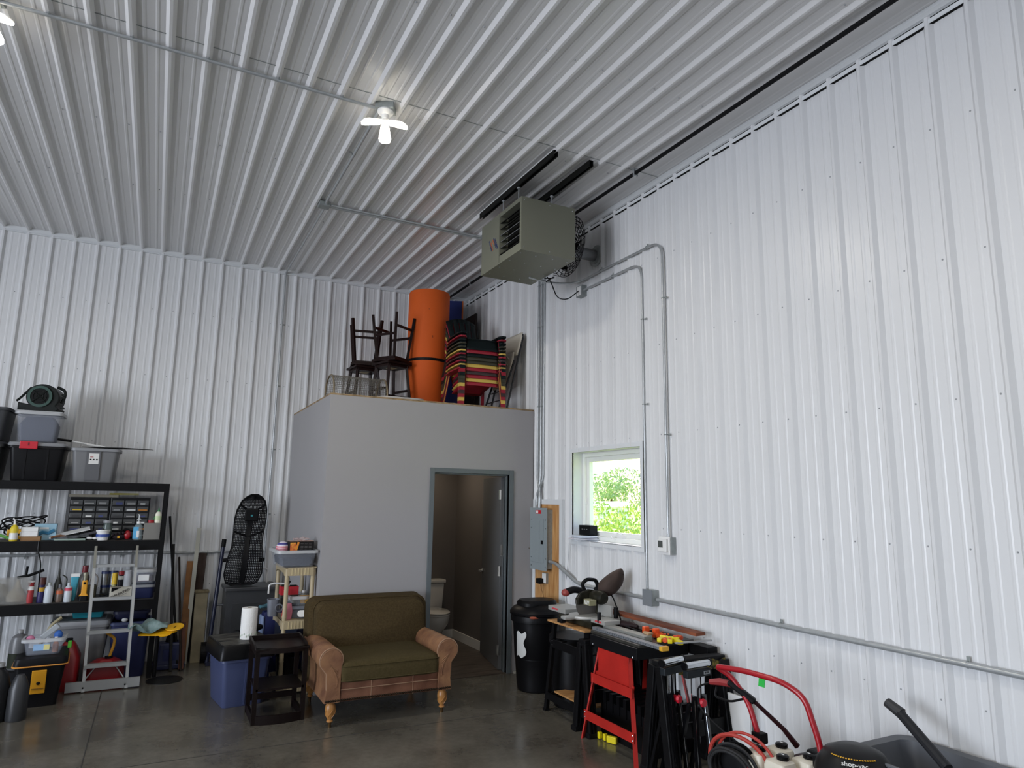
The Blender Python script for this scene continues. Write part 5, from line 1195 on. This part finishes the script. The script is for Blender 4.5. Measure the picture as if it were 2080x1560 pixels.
t = thing('white_tray', 'flat white tray edge lying near the front of the loft', 'tray', (-1.62, -1.98, L0)); loft([rr(.50, .2, .09, 0), rr(.54, .24, .11, .022), rr(.52, .22, .10, .022), rr(.48, .18, .08, .006)]).build('tray_body', white, t, smooth=True)

# ================================================================ tools along the right wall
def bar(m, a, b, w_, h_):
    a, b = Vector(a), Vector(b); o = m.M.copy()
    m.M = o @ Matrix.Translation((a+b)/2) @ (b-a).to_track_quat('Z', 'Y').to_matrix().to_4x4(); m.box((0, 0, 0), (w_, h_, (b-a).length)); m.M = o
    return m
cb = mat('barrel black', '#0d0d0f', .42, spec=.35)
t = thing('trash_barrel', 'black round trash barrel with a domed lid beside the restroom corner', 'trash can', (-.335, -2.80, 0))
MB().lathe([(0, 0), (.175, 0), (.19, .012), (.20, .10), (.216, .30), (.218, .305), (.218, .315), (.222, .32), (.238, .60), (.245, .66), (.262, .665), (.265, .70), (.255, .745), (.24, .745)], n=40).build('barrel_body', cb, t, smooth=True)
MB().lathe([(.272, .74), (.275, .755), (.262, .775), (.235, .80), (.15, .835), (.0, .845)], n=40).build('lid', cb, t, smooth=True)
MB().tube([(.262*math.cos(2*PI*k/30), .262*math.sin(2*PI*k/30), .735) for k in range(30)], .012, 8, closed=True).build('liner_edge', blackg, t, smooth=True)
loft([rr(.40, .30, .12, .80, 6), rr(.40, .30, .12, .845, 6), rr(.37, .27, .12, .868, 6), rr(.2, .15, .07, .872, 6)]).build('lid_cap', cb, t, smooth=True)
MB().ball((-.14, -.21, .725), (.06, .03, .015)).build('red_trash', mat('red scrap', '#a8563e', .6), t)
MB().grid(lambda u, v: ((.2285+.005*0+.022*(v*.23+.34))*math.cos(R(186+26*u+4*math.sin(9*v)*u)), (.2285+.022*(v*.23+.34))*math.sin(R(186+26*u+4*math.sin(9*v)*u)), .34+.23*v+.012*math.sin(8*u)), 8, 10).build('torn_label', mat('torn paper', '#c9cac8', .8), t)
t = thing('trash_barrel', 'second black barrel behind the saw bench, without a label', 'trash can', (-.275, -3.42, 0))
MB().lathe([(0, 0), (.18, 0), (.195, .012), (.20, .10), (.222, .55), (.24, .56), (.24, .62), (.0, .64)], n=40).build('barrel_body', cb, t, smooth=True)
t = thing('black_storage_box', 'low black slotted plastic crate under the table saw', 'crate', (-.30, -4.5, 0))
m = MB(); m.b2((-.2, -.32, .0), (.2, .32, .27)); m.build('crate_body', cb, t)
for k in range(7): MB().b2((-.21, -.30+.09*k, .2), (.21, -.26+.09*k, .34)).build('tooth', cb, t)

# saw bench
t = thing('saw_bench', 'black steel bench with a thin wooden top under the miter saw', 'workbench', (0, 0, 0))
MB().b2((-.63, -4.13, .785), (-.14, -3.52, .80)).build('bench_top', wood, t)
tp = {(-1, -1): (-.58, -4.08), (-1, 1): (-.58, -3.57), (1, -1): (-.19, -4.08), (1, 1): (-.19, -3.57)}
ft = {(-1, -1): (-.61, -4.16), (-1, 1): (-.60, -3.455), (1, -1): (-.14, -4.16), (1, 1): (-.14, -3.455)}
for k in tp: l = bar(MB(), (*ft[k], .0), (*tp[k], .785), .034, .034).build('leg', blackm, t); MB().box((*ft[k], .01), (.045, .045, .02)).build('foot', black, l)
for a, b in (((-1, -1), (-1, 1)), ((1, -1), (1, 1)), ((-1, -1), (1, -1)), ((-1, 1), (1, 1))):
    for z, hh in ((.60, .07), (.14, .06)):
        f = z/.785; pa = [ft[a][i]+(tp[a][i]-ft[a][i])*f for i in (0, 1)]; pb = [ft[b][i]+(tp[b][i]-ft[b][i])*f for i in (0, 1)]
        o = (-.02 if a[0] == -1 and b[0] == -1 else 0)
        bar(MB(), (pa[0]+o, pa[1], z), (pb[0]+o, pb[1], z), .008 if o else hh, hh if o else .008).build('rail', blackm, t)
MB().b2((-.56, -4.08, .165), (-.19, -3.53, .178)).build('lower_shelf', wood, t)
for y in (-3.60, -4.08):
    for z in (.585, .62): MB().ball((-.605, y+(.03 if y > -4 else -.0), z), .007, 6, 4).build('bolt', chrome, t)

# miter saw
alu = mat('saw aluminium', '#b5b5b1', .4, .4); dkp = mat('saw dark grey', '#17160f', .5, noise=.4, nscale=16, ncol='#2c2a20'); dust_ = mat('sawdust grey', '#7d7a6e', .8, noise=.3, nscale=20)
t = thing('miter_saw', 'dusty miter saw with a brown dust bag on the wooden bench', 'saw', (-.40, -3.86, .80))
MB().box((0, .0, .035), (.32, .52, .05), bev=.01).build('base', dkp, t)
MB().lathe([(0, .06), (.15, .06), (.155, .07), (.15, .085), (0, .085)], (-.05, -.02, 0), 32).build('turntable', alu, t, smooth=True)
MB().box((-.205, -.03, .072), (.18, .075, .028), bev=.008).build('turntable_arm', alu, t); MB().box((-.29, -.0, .045), (.05, .07, .035), bev=.01).build('knob', black, t)
e_ = MB().box((-.03, .33, .082), (.22, .30, .04), bev=.004).build('table_extension', alu, t); MB().box((-.1415, .36, .085), (.002, .10, .014)).build('red_label', mat('label red', '#c8414a', .5), e_)
e_ = MB().box((-.06, -.33, .078), (.16, .20, .035), bev=.004).build('table_extension', alu, t); MB().box((-.1415, -.34, .08), (.002, .09, .014)).build('red_label', mat('label red', '#c8414a', .5), e_)
MB().box((.06, .14, .135), (.025, .20, .10), bev=.004).box((.06, -.16, .135), (.025, .20, .10), bev=.004).build('fence', alu, t)
MB().lathe([(0, -.004), (.12, -.004), (.12, .004), (0, .004)], (-.02, .0, .17), 36, Vector((0, 0, 1)).rotation_difference(Vector((0, 1, 0)))).build('blade', mat('blade steel', '#6f6b66', .4, .5), t, smooth=True)
m = MB(); m.prism([(-.13, .17), (-.13, .22), (-.09, .27), (0, .295), (.10, .28), (.14, .23), (.12, .18)], 'y', -.022, .03); m.build('blade_guard', dkp, t, bevel=.006)
MB().lathe([(0, 0), (.05, 0), (.058, .02), (.058, .12), (.045, .15), (0, .15)], (.03, -.02, .235), 24, Vector((0, 0, 1)).rotation_difference(Vector((0.1, -1, 0)))).build('motor', dkp, t, smooth=True)
MB().box((-.06, -.10, .20), (.07, .10, .05), bev=.006).build('grey_plate', mat('plate khaki', '#8b8868', .5), t)
[MB().box((-.0965, -.13+.02*q, .20), (.003, .008, .035), rot=(R(25), 0, 0)).build('motor_mark', white, t) for q in range(4)]
MB().tube(bend([(-.05, .0, .29), (-.08, .0, .345), (-.03, -.01, .385), (.06, -.02, .375), (.09, -.02, .28)], .03), .017, 8).build('carry_handle', black, t, smooth=True)
MB().tube(bend([(-.03, .06, .27), (-.10, .09, .29), (-.17, .11, .265)], .04), .03, 10).build('main_handle', black, t, smooth=True); MB().ball((-.175, .115, .26), (.04, .04, .033)).build('trigger_pad', mat('faded red rubber', '#8f3a34', .5), t, smooth=True)
bar(MB(), (.09, -.01, .07), (.12, -.01, .28), .05, .06).build('pivot_arm', dkp, t, bevel=.006)
MB().cyl((.10, -.26, .08), (.10, -.26, .17), .02).build('clamp_post', black, t); MB().cyl((-.13, -.34, .07), (-.13, -.34, .155), .016).build('side_grip', black, t)
BG = lambda u: .25+.95*math.sin(PI*(.08+.78*u))**.8 if u < .97 else .08
db = MB(); db.grid(lambda u, v: (.10+.15*u+.075*math.cos(2*PI*v)*BG(u), -.02-.15*u+.05*math.cos(2*PI*v)*BG(u), .31+.02*u+.085*math.sin(2*PI*v)*BG(u)+.10*u*u), 14, 20)
db.build('dust_bag', mat('brown bag cloth', '#41332d', .85, noise=.2, nscale=10), t, smooth=True, sub=1)
MB().tube([(.06, -.0, .28), (.11, -.02, .31)], .028).build('dust_port', black, t)
MB().tube(bend([(.13, .0, .30), (.16, -.12, .26), (.17, -.20, .12), (.14, -.28, .06)], .06), .006).build('cord', black, t)

# table saw on its red stand
rs = mat('stand red enamel', '#b3261f', .4, noise=.15, nscale=7)
t = thing('table_saw', 'grey and black bench table saw on a bright red steel stand', 'saw', (0, 0, 0))
MB().b2((-.655, -4.86, .715), (-.16, -4.25, .80), bev=.006).build('saw_body', mat('saw black', '#0f1013', .45, spec=.3), t)
MB().b2((-.63, -4.86, .80), (-.10, -4.22, .822), bev=.003).build('saw_table', mat('cast table', '#4a4944', .4, .4, noise=.4, nscale=9), t)
MB().b2((-.60, -5.06, .822), (-.545, -4.20, .845), bev=.002).build('front_rail', mat('rail grey', '#7b7f84', .4, .3), t)
for k in range(26): MB().b2((-.6015, -5.02+.03*k, .828), (-.60, -5.018+.03*k, .838 if k % 5 else .842)).build('ruler_tick', dark, t)
MB().b2((-.605, -5.09, .818), (-.54, -5.055, .850), bev=.004).build('rail_cap', mat('cap amber', '#e0a82a', .45), t)
MB().b2((-.52, -4.78, .822), (-.44, -4.24, .862), bev=.003).build('rip_fence', mat('fence grey', '#8a8b86', .45, .2), t)
for y in (-4.30, -4.82): MB().ball((-.66, y, .73), .009, 6, 4).build('bolt', chrome, t)
F0, F1, Tz = (-.70, -4.205), (-.70, -4.895), .715
t0, t1 = (-.635, -4.36), (-.635, -4.75)
for f_, p_ in ((F0, t0), (F1, t1)):
    bar(MB(), (f_[0], f_[1], 0), (p_[0], p_[1], Tz), .032, .012).build('stand_leg', rs, t)
for f_, p_ in (((-.10, -4.205), (-.17, -4.36)), ((-.10, -4.895), (-.17, -4.75))):
    bar(MB(), (f_[0], f_[1], 0), (p_[0], p_[1], Tz), .032, .012).build('stand_leg', rs, t)
# trapezoid skirt
m = MB(); m.prism([(-4.29+.0, .52), (-4.36, .54), (-4.36, .715), (-4.76, .715), (-4.76, .55), (-4.82, .52), (-4.80, .44), (-4.31, .44)], 'x', -.652, -.646); m.build('stand_skirt', rs, t)
for z, y0_, y1_, xx in ((.475, -4.285, -4.82, -.664), (.185, -4.22, -4.87, -.69)):
    MB().b2((xx-.008, y1_, z-.035), (xx, y0_, z+.035)).build('stand_brace', rs, t)
MB().b2((-.12, -4.87, .15), (-.112, -4.22, .22)).build('stand_brace', rs, t)
for y in (-4.24, -4.86):
    for z in (.17, .205): MB().ball((-.70, y, z), .008, 6, 4).build('bolt', chrome, t)

# things piled on the saw table and the black cabinet behind
t = thing('long_plank', 'long reddish brown plank lying across the tools along the wall', 'plank', (0, 0, 0))
bar(MB(), (-.20, -3.72, .905), (-.14, -4.98, .885), .10, .022).build('plank', mat('weathered red wood', '#8a4a2c', .75, noise=.5, nscale=7, ncol='#5a2f20', stretch=(1, .3, 1)), t)
t = thing('narrow_bench', 'narrow black bench between the table saw and the wall', 'bench', (0, 0, 0)); MB().b2((-.14, -5.05, .72), (-.04, -4.2, .80), bev=.006).build('bench_top', blackm, t)
for y in (-5.0, -4.25): bar(MB(), (-.06, y, 0), (-.09, y, .72), .03, .03).build('leg', blackm, t)
oc = mat('clamp orange', '#e2531c', .45); yc = mat('clamp yellow', '#e3cf12', .45)
def clamp(label, x, y, z, rz, c_, grp):
    t = thing('spring_clamp', label, 'clamp', (x, y, z), rz, grp)
    MB().tube([(-.09, -.012, .012), (0, 0, .014), (.07, -.008, .012)], .012).tube([(-.09, .02, .012), (0, .006, .014), (.07, .012, .012)], .012).build('jaw', black, t)
    for s_ in (-1, 1): MB().cyl((-.13, .02*s_, .014), (-.085, .016*s_, .014), .017, n=10).build('handle_tip', c_, t); MB().box((.075, .012*s_, .014), (.02, .014, .03), bev=.003).build('pad', c_, t)
for k, (x, y, z, rz) in enumerate([(-.30, -4.64, .836, 1.2), (-.27, -4.76, .836, 1.6), (-.34, -4.83, .836, .9)]):
    clamp(['orange tipped spring clamp nearest the miter saw', 'orange tipped spring clamp in the middle of the saw table', 'orange tipped spring clamp nearest the camera'][k], x, y, z, rz, oc, 'orange spring clamps')
t = thing('bar_clamp', 'pair of upright orange handled bar clamps lying by the plank', 'clamp', (-.36, -4.60, .826)); 
for k in range(2): MB().box((.0+.02*k, -.10*k, .035), (.05, .035, .07), bev=.008).build('handle', oc, t)
MB().box((.06, -.05, .012), (.02, .5, .02)).build('bar', blackm, t)
for k in range(3):
    t = thing('yellow_clamp', ['yellow quick clamp nearest the orange clamps', 'yellow quick clamp lying in the middle', 'yellow quick clamp next to the grey bar'][k], 'clamp', (-.42+.03*k, -4.86-.06*k, .836), .5+.4*k, 'yellow quick clamps'); MB().box((0, 0, .012), (.10, .035, .03), bev=.006).build('clamp_body', yc, t); MB().box((.05, .0, .016), (.02, .06, .035), bev=.004).build('jaw', yc, t)
tag(bar(MB(), (-.42, -5.02, .85), (-.10, -5.05, .852), .025, .01).build('metal_rule', mat('rule grey', '#a9abac', .4, .3)), 'thin pale metal rule lying across the front sawhorse', 'ruler')
t = thing('wood_offcut', 'small pale wooden offcut on the saw fence', 'offcut', (-.44, -4.72, .865)); MB().prism([(-.03, -.05), (.03, -.03), (.015, .06), (-.02, .03)], 'z', 0, .012).build('offcut', mat('pale offcut', '#b59572', .8), t)
t = thing('hand_drill', 'black and red corded hand tool behind the saw table', 'tool', (-.33, -4.34, .823)); MB().lathe([(0, -.09), (.03, -.09), (.035, .03), (.015, .09), (0, .09)], (0, 0, .036), 14, Vector((0, 0, 1)).rotation_difference(Vector((.3, -1, 0)))).build('tool_body', mat('tool maroon black', '#241719', .5), t, smooth=True); MB().tube([(0, .03, .03), (-.05, .06, .015), (-.11, .05, .012)], .014).build('handle', black, t)
tag(MB().tube(bend([(-.30, -4.30, .835), (-.42, -4.40, .87), (-.34, -4.55, .84), (-.28, -4.5, .85), (-.24, -4.62, .84)], .05), .005, 6).build('extension_cord', black), 'loose black cord coiled behind the saw fence', 'cord')

# plastic folding sawhorses
def sawhorse(name, label, x0, x1, y, z, spread, dusty):
    t = thing(name, label, 'sawhorse', (0, 0, 0), group='black plastic sawhorses')
    MB().b2((x0, y-.05, z-.055), (x1, y+.05, z), bev=.01).build('beam', black, t)
    if dusty: 
        m = MB(); m.grid(lambda u, v: (x0+.03+(x1-x0-.05)*u, y-.060-.004*math.sin(40*u), z-.025-.065*v-.01*math.sin(30*u)), 30, 3); m.build('dust_crust', mat('yellow sawdust', '#a8953c', .95, noise=.8, nscale=22, ncol='#1d1b12'), t, solid=.012)
    for x, d in ((x0+.03, -1), (x1-.03, 1)):
        for s_ in (-1, 1):
            a, b = (x+d*.03*0, y+s_*spread, .0), (x, y+s_*.035, z-.03)
            l = bar(MB(), a, b, .095 if dusty else .075, .075 if dusty else .055).build('leg', cb, t, bevel=.008)
            for q in (-.02, .0, .02): bar(MB(), (a[0]+q*1.4, a[1], a[2]+.03), (b[0]+q*1.4, b[1], b[2]-.04), .009, .09 if dusty else .068).build('leg_ridge', black, l)
            MB().box((a[0], a[1], .02), (.10, .075, .04), bev=.008).build('foot', black, l)
    for s_ in (-1, 1):
        f = .42; yy = y+s_*(spread+(.035-spread)*f)
        MB().b2((x0+.03, yy-.01, (z-.03)*f-.05), (x1-.03, yy+.01, (z-.03)*f+.05)).build('cross_panel', cb, t)
    return t
sawhorse('sawhorse', 'black plastic sawhorse between the wooden bench and the red stand', -.66, -.06, -4.13+.0, .735, .10, False)
sawhorse('sawhorse', 'black plastic sawhorse with sawdust on its beam in front of the red stand', -.67, -.06, -5.10, .765, .14, True)

# roller stands
hs = mat('roller housing', '#1d2226', .4)
def roller(label, x, y, z, rz, lab):
    t = thing('roller_stand', label, 'roller stand', (x, y, 0), rz, 'roller stands')
    MB().cyl((-.115, 0, z), (.115, 0, z), .023, n=20).build('roller', chrome, t, smooth=True)
    for s_ in (-1, 1): MB().cyl((s_*.115, 0, z), (s_*.127, 0, z), .027, n=20).build('end_cap', blackg, t)
    MB().box((0, .0, z-.055), (.23, .045, .05), bev=.006).build('housing', hs, t)
    if lab: MB().box((.07, -.024, z-.055), (.06, .002, .022)).build('label_patch', mat('grey label', '#8b9094', .5), t); [MB().box((.055+.012*q, -.0255, z-.055), (.007, .001, .012)).build('label_mark', dark, t) for q in range(3)]
    for s_ in (-1, 1):
        MB().box((s_*.045, 0, z-.17), (.028, .012, .19)).build('inner_post', chrome, t)
        l = bar(MB(), (s_*.07, -.06, .0), (s_*.045, -.01, z-.20), .034, .03).build('leg', blackg, t)
        bar(MB(), (s_*.07-.016, -.078, .02), (s_*.045-.016, -.028, z-.22), .0025, .0025).build('leg_edge', chrome, l)
        bar(MB(), (s_*.07, .16, .0), (s_*.06, .02, z-.25), .03, .02).build('leg', blackg, t)
    MB().cyl((0, .0, z-.24), (0, -.05, z-.24), .022, n=10).cyl((0, -.045, z-.24), (0, -.06, z-.24), .03, .024, n=8).build('knob', mat('knob red', '#c01a2e', .35), t)
    MB().box((0, 0, z-.24), (.10, .02, .03)).build('cross_plate', blackg, t)
roller('chrome roller stand with a grey label, the nearer of the two', -.475, -5.30, .765, R(4), True)
roller('chrome roller stand partly hidden behind the nearer one', -.60, -5.19, .775, R(14), False)
carton('backer_board', 'white board standing behind the roller stands', 'board', -.10, -5.28, .0, .02, .26, .52, white)

# yellow foam clamp pads on the floor under the stand
for k in range(3):
    t = thing('floor_clamp', ['small yellow clamp on the floor, leftmost under the red stand', 'small yellow clamp on the floor, the middle one', 'largest yellow clamp on the floor, rightmost under the red stand'][k], 'clamp', (-.585+.012*k, -4.28-.055*k-(.02 if k == 2 else 0), 0), .2*k, 'yellow clamps on the floor'); MB().box((0, 0, .028), (.03, .03 if k < 2 else .085, .05), bev=.006).build('clamp_body', yc, t); MB().box((.02, .0, .014), (.05, .018, .02)).build('bar', black, t)
t = thing('tool_case', 'small dark green and yellow tool case under the red stand', 'case', (-.36, -3.90, 0)); MB().box((0, -.15, .05), (.12, .14, .10), bev=.01).build('case_body', mat('dark green case', '#16211a', .5), t); MB().box((-.062, -.15, .05), (.003, .03, .05)).build('latch', yellow, t)

# ---------------------------------------------------------------- pressure washer
pr = mat('washer red', '#a3101f', .32, noise=.1, nscale=9, coat=.3)
t = thing('pressure_washer', 'red framed pressure washer with cream tanks and a coiled hose', 'pressure washer', (0, 0, 0))
H = [(-.63, -5.985, .50), (-.65, -5.93, .70), (-.70, -5.84, .835), (-.76, -5.775, .880), (-.73, -5.99, .895), (-.69, -6.22, .885), (-.66, -6.345, .83), (-.63, -6.405, .60), (-.63, -6.415, .46)]
MB().tube(bend(H, .07), .0165, 12).build('handle_bar', pr, t, smooth=True)
MB().tube(bend([(-.63, -5.985, .50), (-.63, -6.0, .18), (-.75, -6.02, .12), (-.75, -6.38, .12), (-.63, -6.42, .18), (-.63, -6.415, .46)], .06), .016, 12).build('lower_frame', pr, t, smooth=True)
MB().box((-.79, -6.17, .375), (.012, .45, .055), rot=(0, 0, 0)).box((-.66, -6.17, .30), (.25, .45, .02)).build('tank_tray', pr, t)
for y in (-5.985, -6.41): MB().box((-.63, y, .515), (.06, .075, .06), bev=.008).build('clamp_block', black, t)
MB().box((-.6505, -6.04, .845), (.004, .045, .07), rot=(0, R(10), 0)).build('green_tape', mat('green tape', '#27b545', .6), t)
tk = mat('cream tank', '#d5cfbf', .45)
for i, (x, y) in enumerate(((-.73, -6.06), (-.73, -6.22), (-.58, -6.08), (-.58, -6.27))):
    z = .31
    c = loft([rr(.12, .135, .02, z, 4, x, y), rr(.125, .14, .022, z+.14, 4, x, y), rr(.11, .125, .022, z+.165, 4, x, y), rr(.06, .07, .02, z+.175, 4, x, y)]).build('tank', tk, t, smooth=True)
    MB().lathe([(0, 0), (.03, 0), (.034, .006), (.034, .022), (.026, .028), (0, .028)], (x+.01, y-.01, z+.172), 20).build('cap', blackg, c, smooth=True); MB().box((x+.01, y-.01, z+.2015), (.006, .018, .002)).build('cap_mark', white, c)
# hose reel
rc = Vector((-.80, -5.985, .38)); qy = Vector((0, 0, 1)).rotation_difference(Vector((-1, -.25, 0)))
MB().lathe([(0, 0), (.13, 0), (.135, .006), (0, .012)], rc, 32, qy).build('reel_disc', black, t, smooth=True)
m = MB()
for k in range(7):
    rad = .10+.008*(k % 3); m.tube([rc+qy @ Vector((rad*math.cos(a)*(1+.1*math.sin(k)), rad*1.25*math.sin(a), .02+.014*k)) for a in [2*PI*i/28 for i in range(28)]], .0085, 8, closed=True)
m.build('hose', mat('dark hose', '#2a2a2b', .5), t, smooth=True)
MB().tube([rc+qy @ Vector((.155*math.cos(a), .20*math.sin(a), -.012)) for a in [2*PI*i/32 for i in range(32)]], .012, 8, closed=True).build('red_hose', mat('red hose', '#a8342a', .5), t, smooth=True)
MB().tube([rc+qy @ Vector((.165*math.cos(a)+.02, .19*math.sin(a)-.03, -.03)) for a in [2*PI*i/32 for i in range(32)]], .009, 8, closed=True).build('red_hose', mat('red hose', '#a8342a', .5), t, smooth=True)
MB().tube(bend([(-.76, -5.72, .77), (-.80, -5.66, .74), (-.80, -5.66, .62), (-.78, -5.80, .54), (-.74, -5.96, .47)], .08), .006, 8).build('thin_hose', black, t, smooth=True)
# engine behind
MB().box((-.42, -6.30, .36), (.28, .30, .22), bev=.03).build('engine', mat('engine maroon', '#4a1a1e', .5, noise=.5, nscale=12, ncol='#1a1214'), t)
MB().box((-.47, -6.33, .495), (.16, .18, .05), bev=.015).build('air_filter', black, t); MB().tube([(-.55, -6.37, .50), (-.44, -6.44, .53), (-.40, -6.50, .515)], .014).build('engine_lever', black, t)
for y in (-6.02, -6.40): MB().cyl((-.38, y+.02, .13), (-.38, y-.04, .13), .13, n=28).build('wheel', black, t, smooth=True)
# spray gun hooked at the handle
g = thing('spray_gun', 'black and red spray gun hooked on the pressure washer handle', 'spray gun', (0, 0, 0))
MB().tube([(-.77, -5.735, .78), (-.74, -5.79, .79), (-.70, -5.84, .785)], [.016, .022, .02]).build('grip_red', mat('gun red', '#8e2a2c', .45), g, smooth=True)
bar(MB(), (-.71, -5.83, .80), (-.62, -5.95, .70), .05, .035).build('gun_body', black, g, bevel=.01)
MB().tube(bend([(-.74, -5.76, .755), (-.76, -5.76, .70), (-.70, -5.83, .68), (-.65, -5.90, .71)], .03), .007).build('trigger_guard', black, g, smooth=True)
MB().tube([(-.62, -5.95, .70), (-.50, -6.05, .56), (-.44, -6.09, .47)], [.012, .014, .018]).build('lance', mat('lance black red', '#2a0e12', .4), g, smooth=True)

# ---------------------------------------------------------------- shop vacuum head
t = thing('shop_vacuum', 'black domed wet and dry vacuum at the bottom edge of the photo', 'vacuum', (-.60, -6.585, .035))
MB().lathe([(0, .08), (.17, .08), (.18, .12), (.175, .42), (.19, .43), (.19, .46)], n=32).build('drum', mat('vac grey', '#55575a', .5), t, smooth=True)
MB().lathe([(.195, .455), (.195, .49), (.18, .535), (.14, .585), (.08, .61), (0, .615)], n=36).build('dome', mat('vac dome', '#1b1b1c', .4), t, smooth=True)
VD = Vector((-.8, -.6, 0)).normalized()
def vt(s_, size, m_, z, nm, sx=1):
    rr__ = {.585: .14, .565: .155, .545: .168, .525: .18}[z] if z in (.585, .565, .545, .525) else .17
    text(s_, nm, size, m_, t, tuple(VD*rr__*1.045+Vector((0, 0, z+.003))), Euler((R(38), 0, math.atan2(VD.y, VD.x)+PI/2)), sx=sx)
vt('shop-vac', .034, white, .565, 'brand_text'); vt('6.0', .052, yellow, .525, 'size_text')
m = MB()
for k in range(18):
    a = math.atan2(VD.y, VD.x)+R(-45+5*k); m.box((.142*math.cos(a), .142*math.sin(a), .587), (.007, .007, .004), rot=(0, 0, a))
m.build('yellow_dots', yellow, t)
for k in range(4):
    a = R(45+90*k); MB().ball((.19*math.cos(a), .19*math.sin(a), .03), .03, 10, 6).build('caster', black, t); MB().cyl((.17*math.cos(a), .17*math.sin(a), .04), (.17*math.cos(a), .17*math.sin(a), .10), .02).build('caster_post', black, t)

# ---------------------------------------------------------------- grey tub with a black tube
tg = mat('tub grey', '#5c5f64', .5)
t = thing('mortar_tub', 'large grey plastic tub with a wide rim against the right wall', 'tub', (-.31, -6.90, .0))
loft([rr(.38, .62, .05, .30), rr(.46, .76, .07, .575), rr(.53, .84, .08, .590), rr(.535, .845, .08, .60), rr(.52, .83, .08, .606), rr(.45, .75, .07, .596), rr(.37, .61, .05, .32)], True).build('tub_body', tg, t, smooth=True)
for x in (-.14, .14):
    for y in (-.25, .25): MB().cyl((x*1.1, y*1.1, 0), (x, y, .31), .018).build('leg', blackm, t)
pole('vacuum_tube', 'black plastic tube with an angled tip lying across the grey tub', 'tube', (-.38, -6.93, .615), (-.27, -6.62, .785), .026, mat('tube charcoal', '#26272a', .5))
o = bpy.data.objects['vacuum_tube']; m = MB(); m.cyl((-.2715, -6.64, .776), (-.27, -6.56, .813), .030, .026, 14); m.build('tube_collar', mat('tube charcoal b', '#2f3032', .5), o)
# stray white foam at the box base
tag(MB().box((-.16, -2.17, .012), (.20, .03, .02), rot=(0, R(-3), 0)).build('foam_scrap', mat('dirty white foam', '#a9a79f', .8)), 'dirty white foam scrap at the foot of the restroom wall corner', 'scrap')
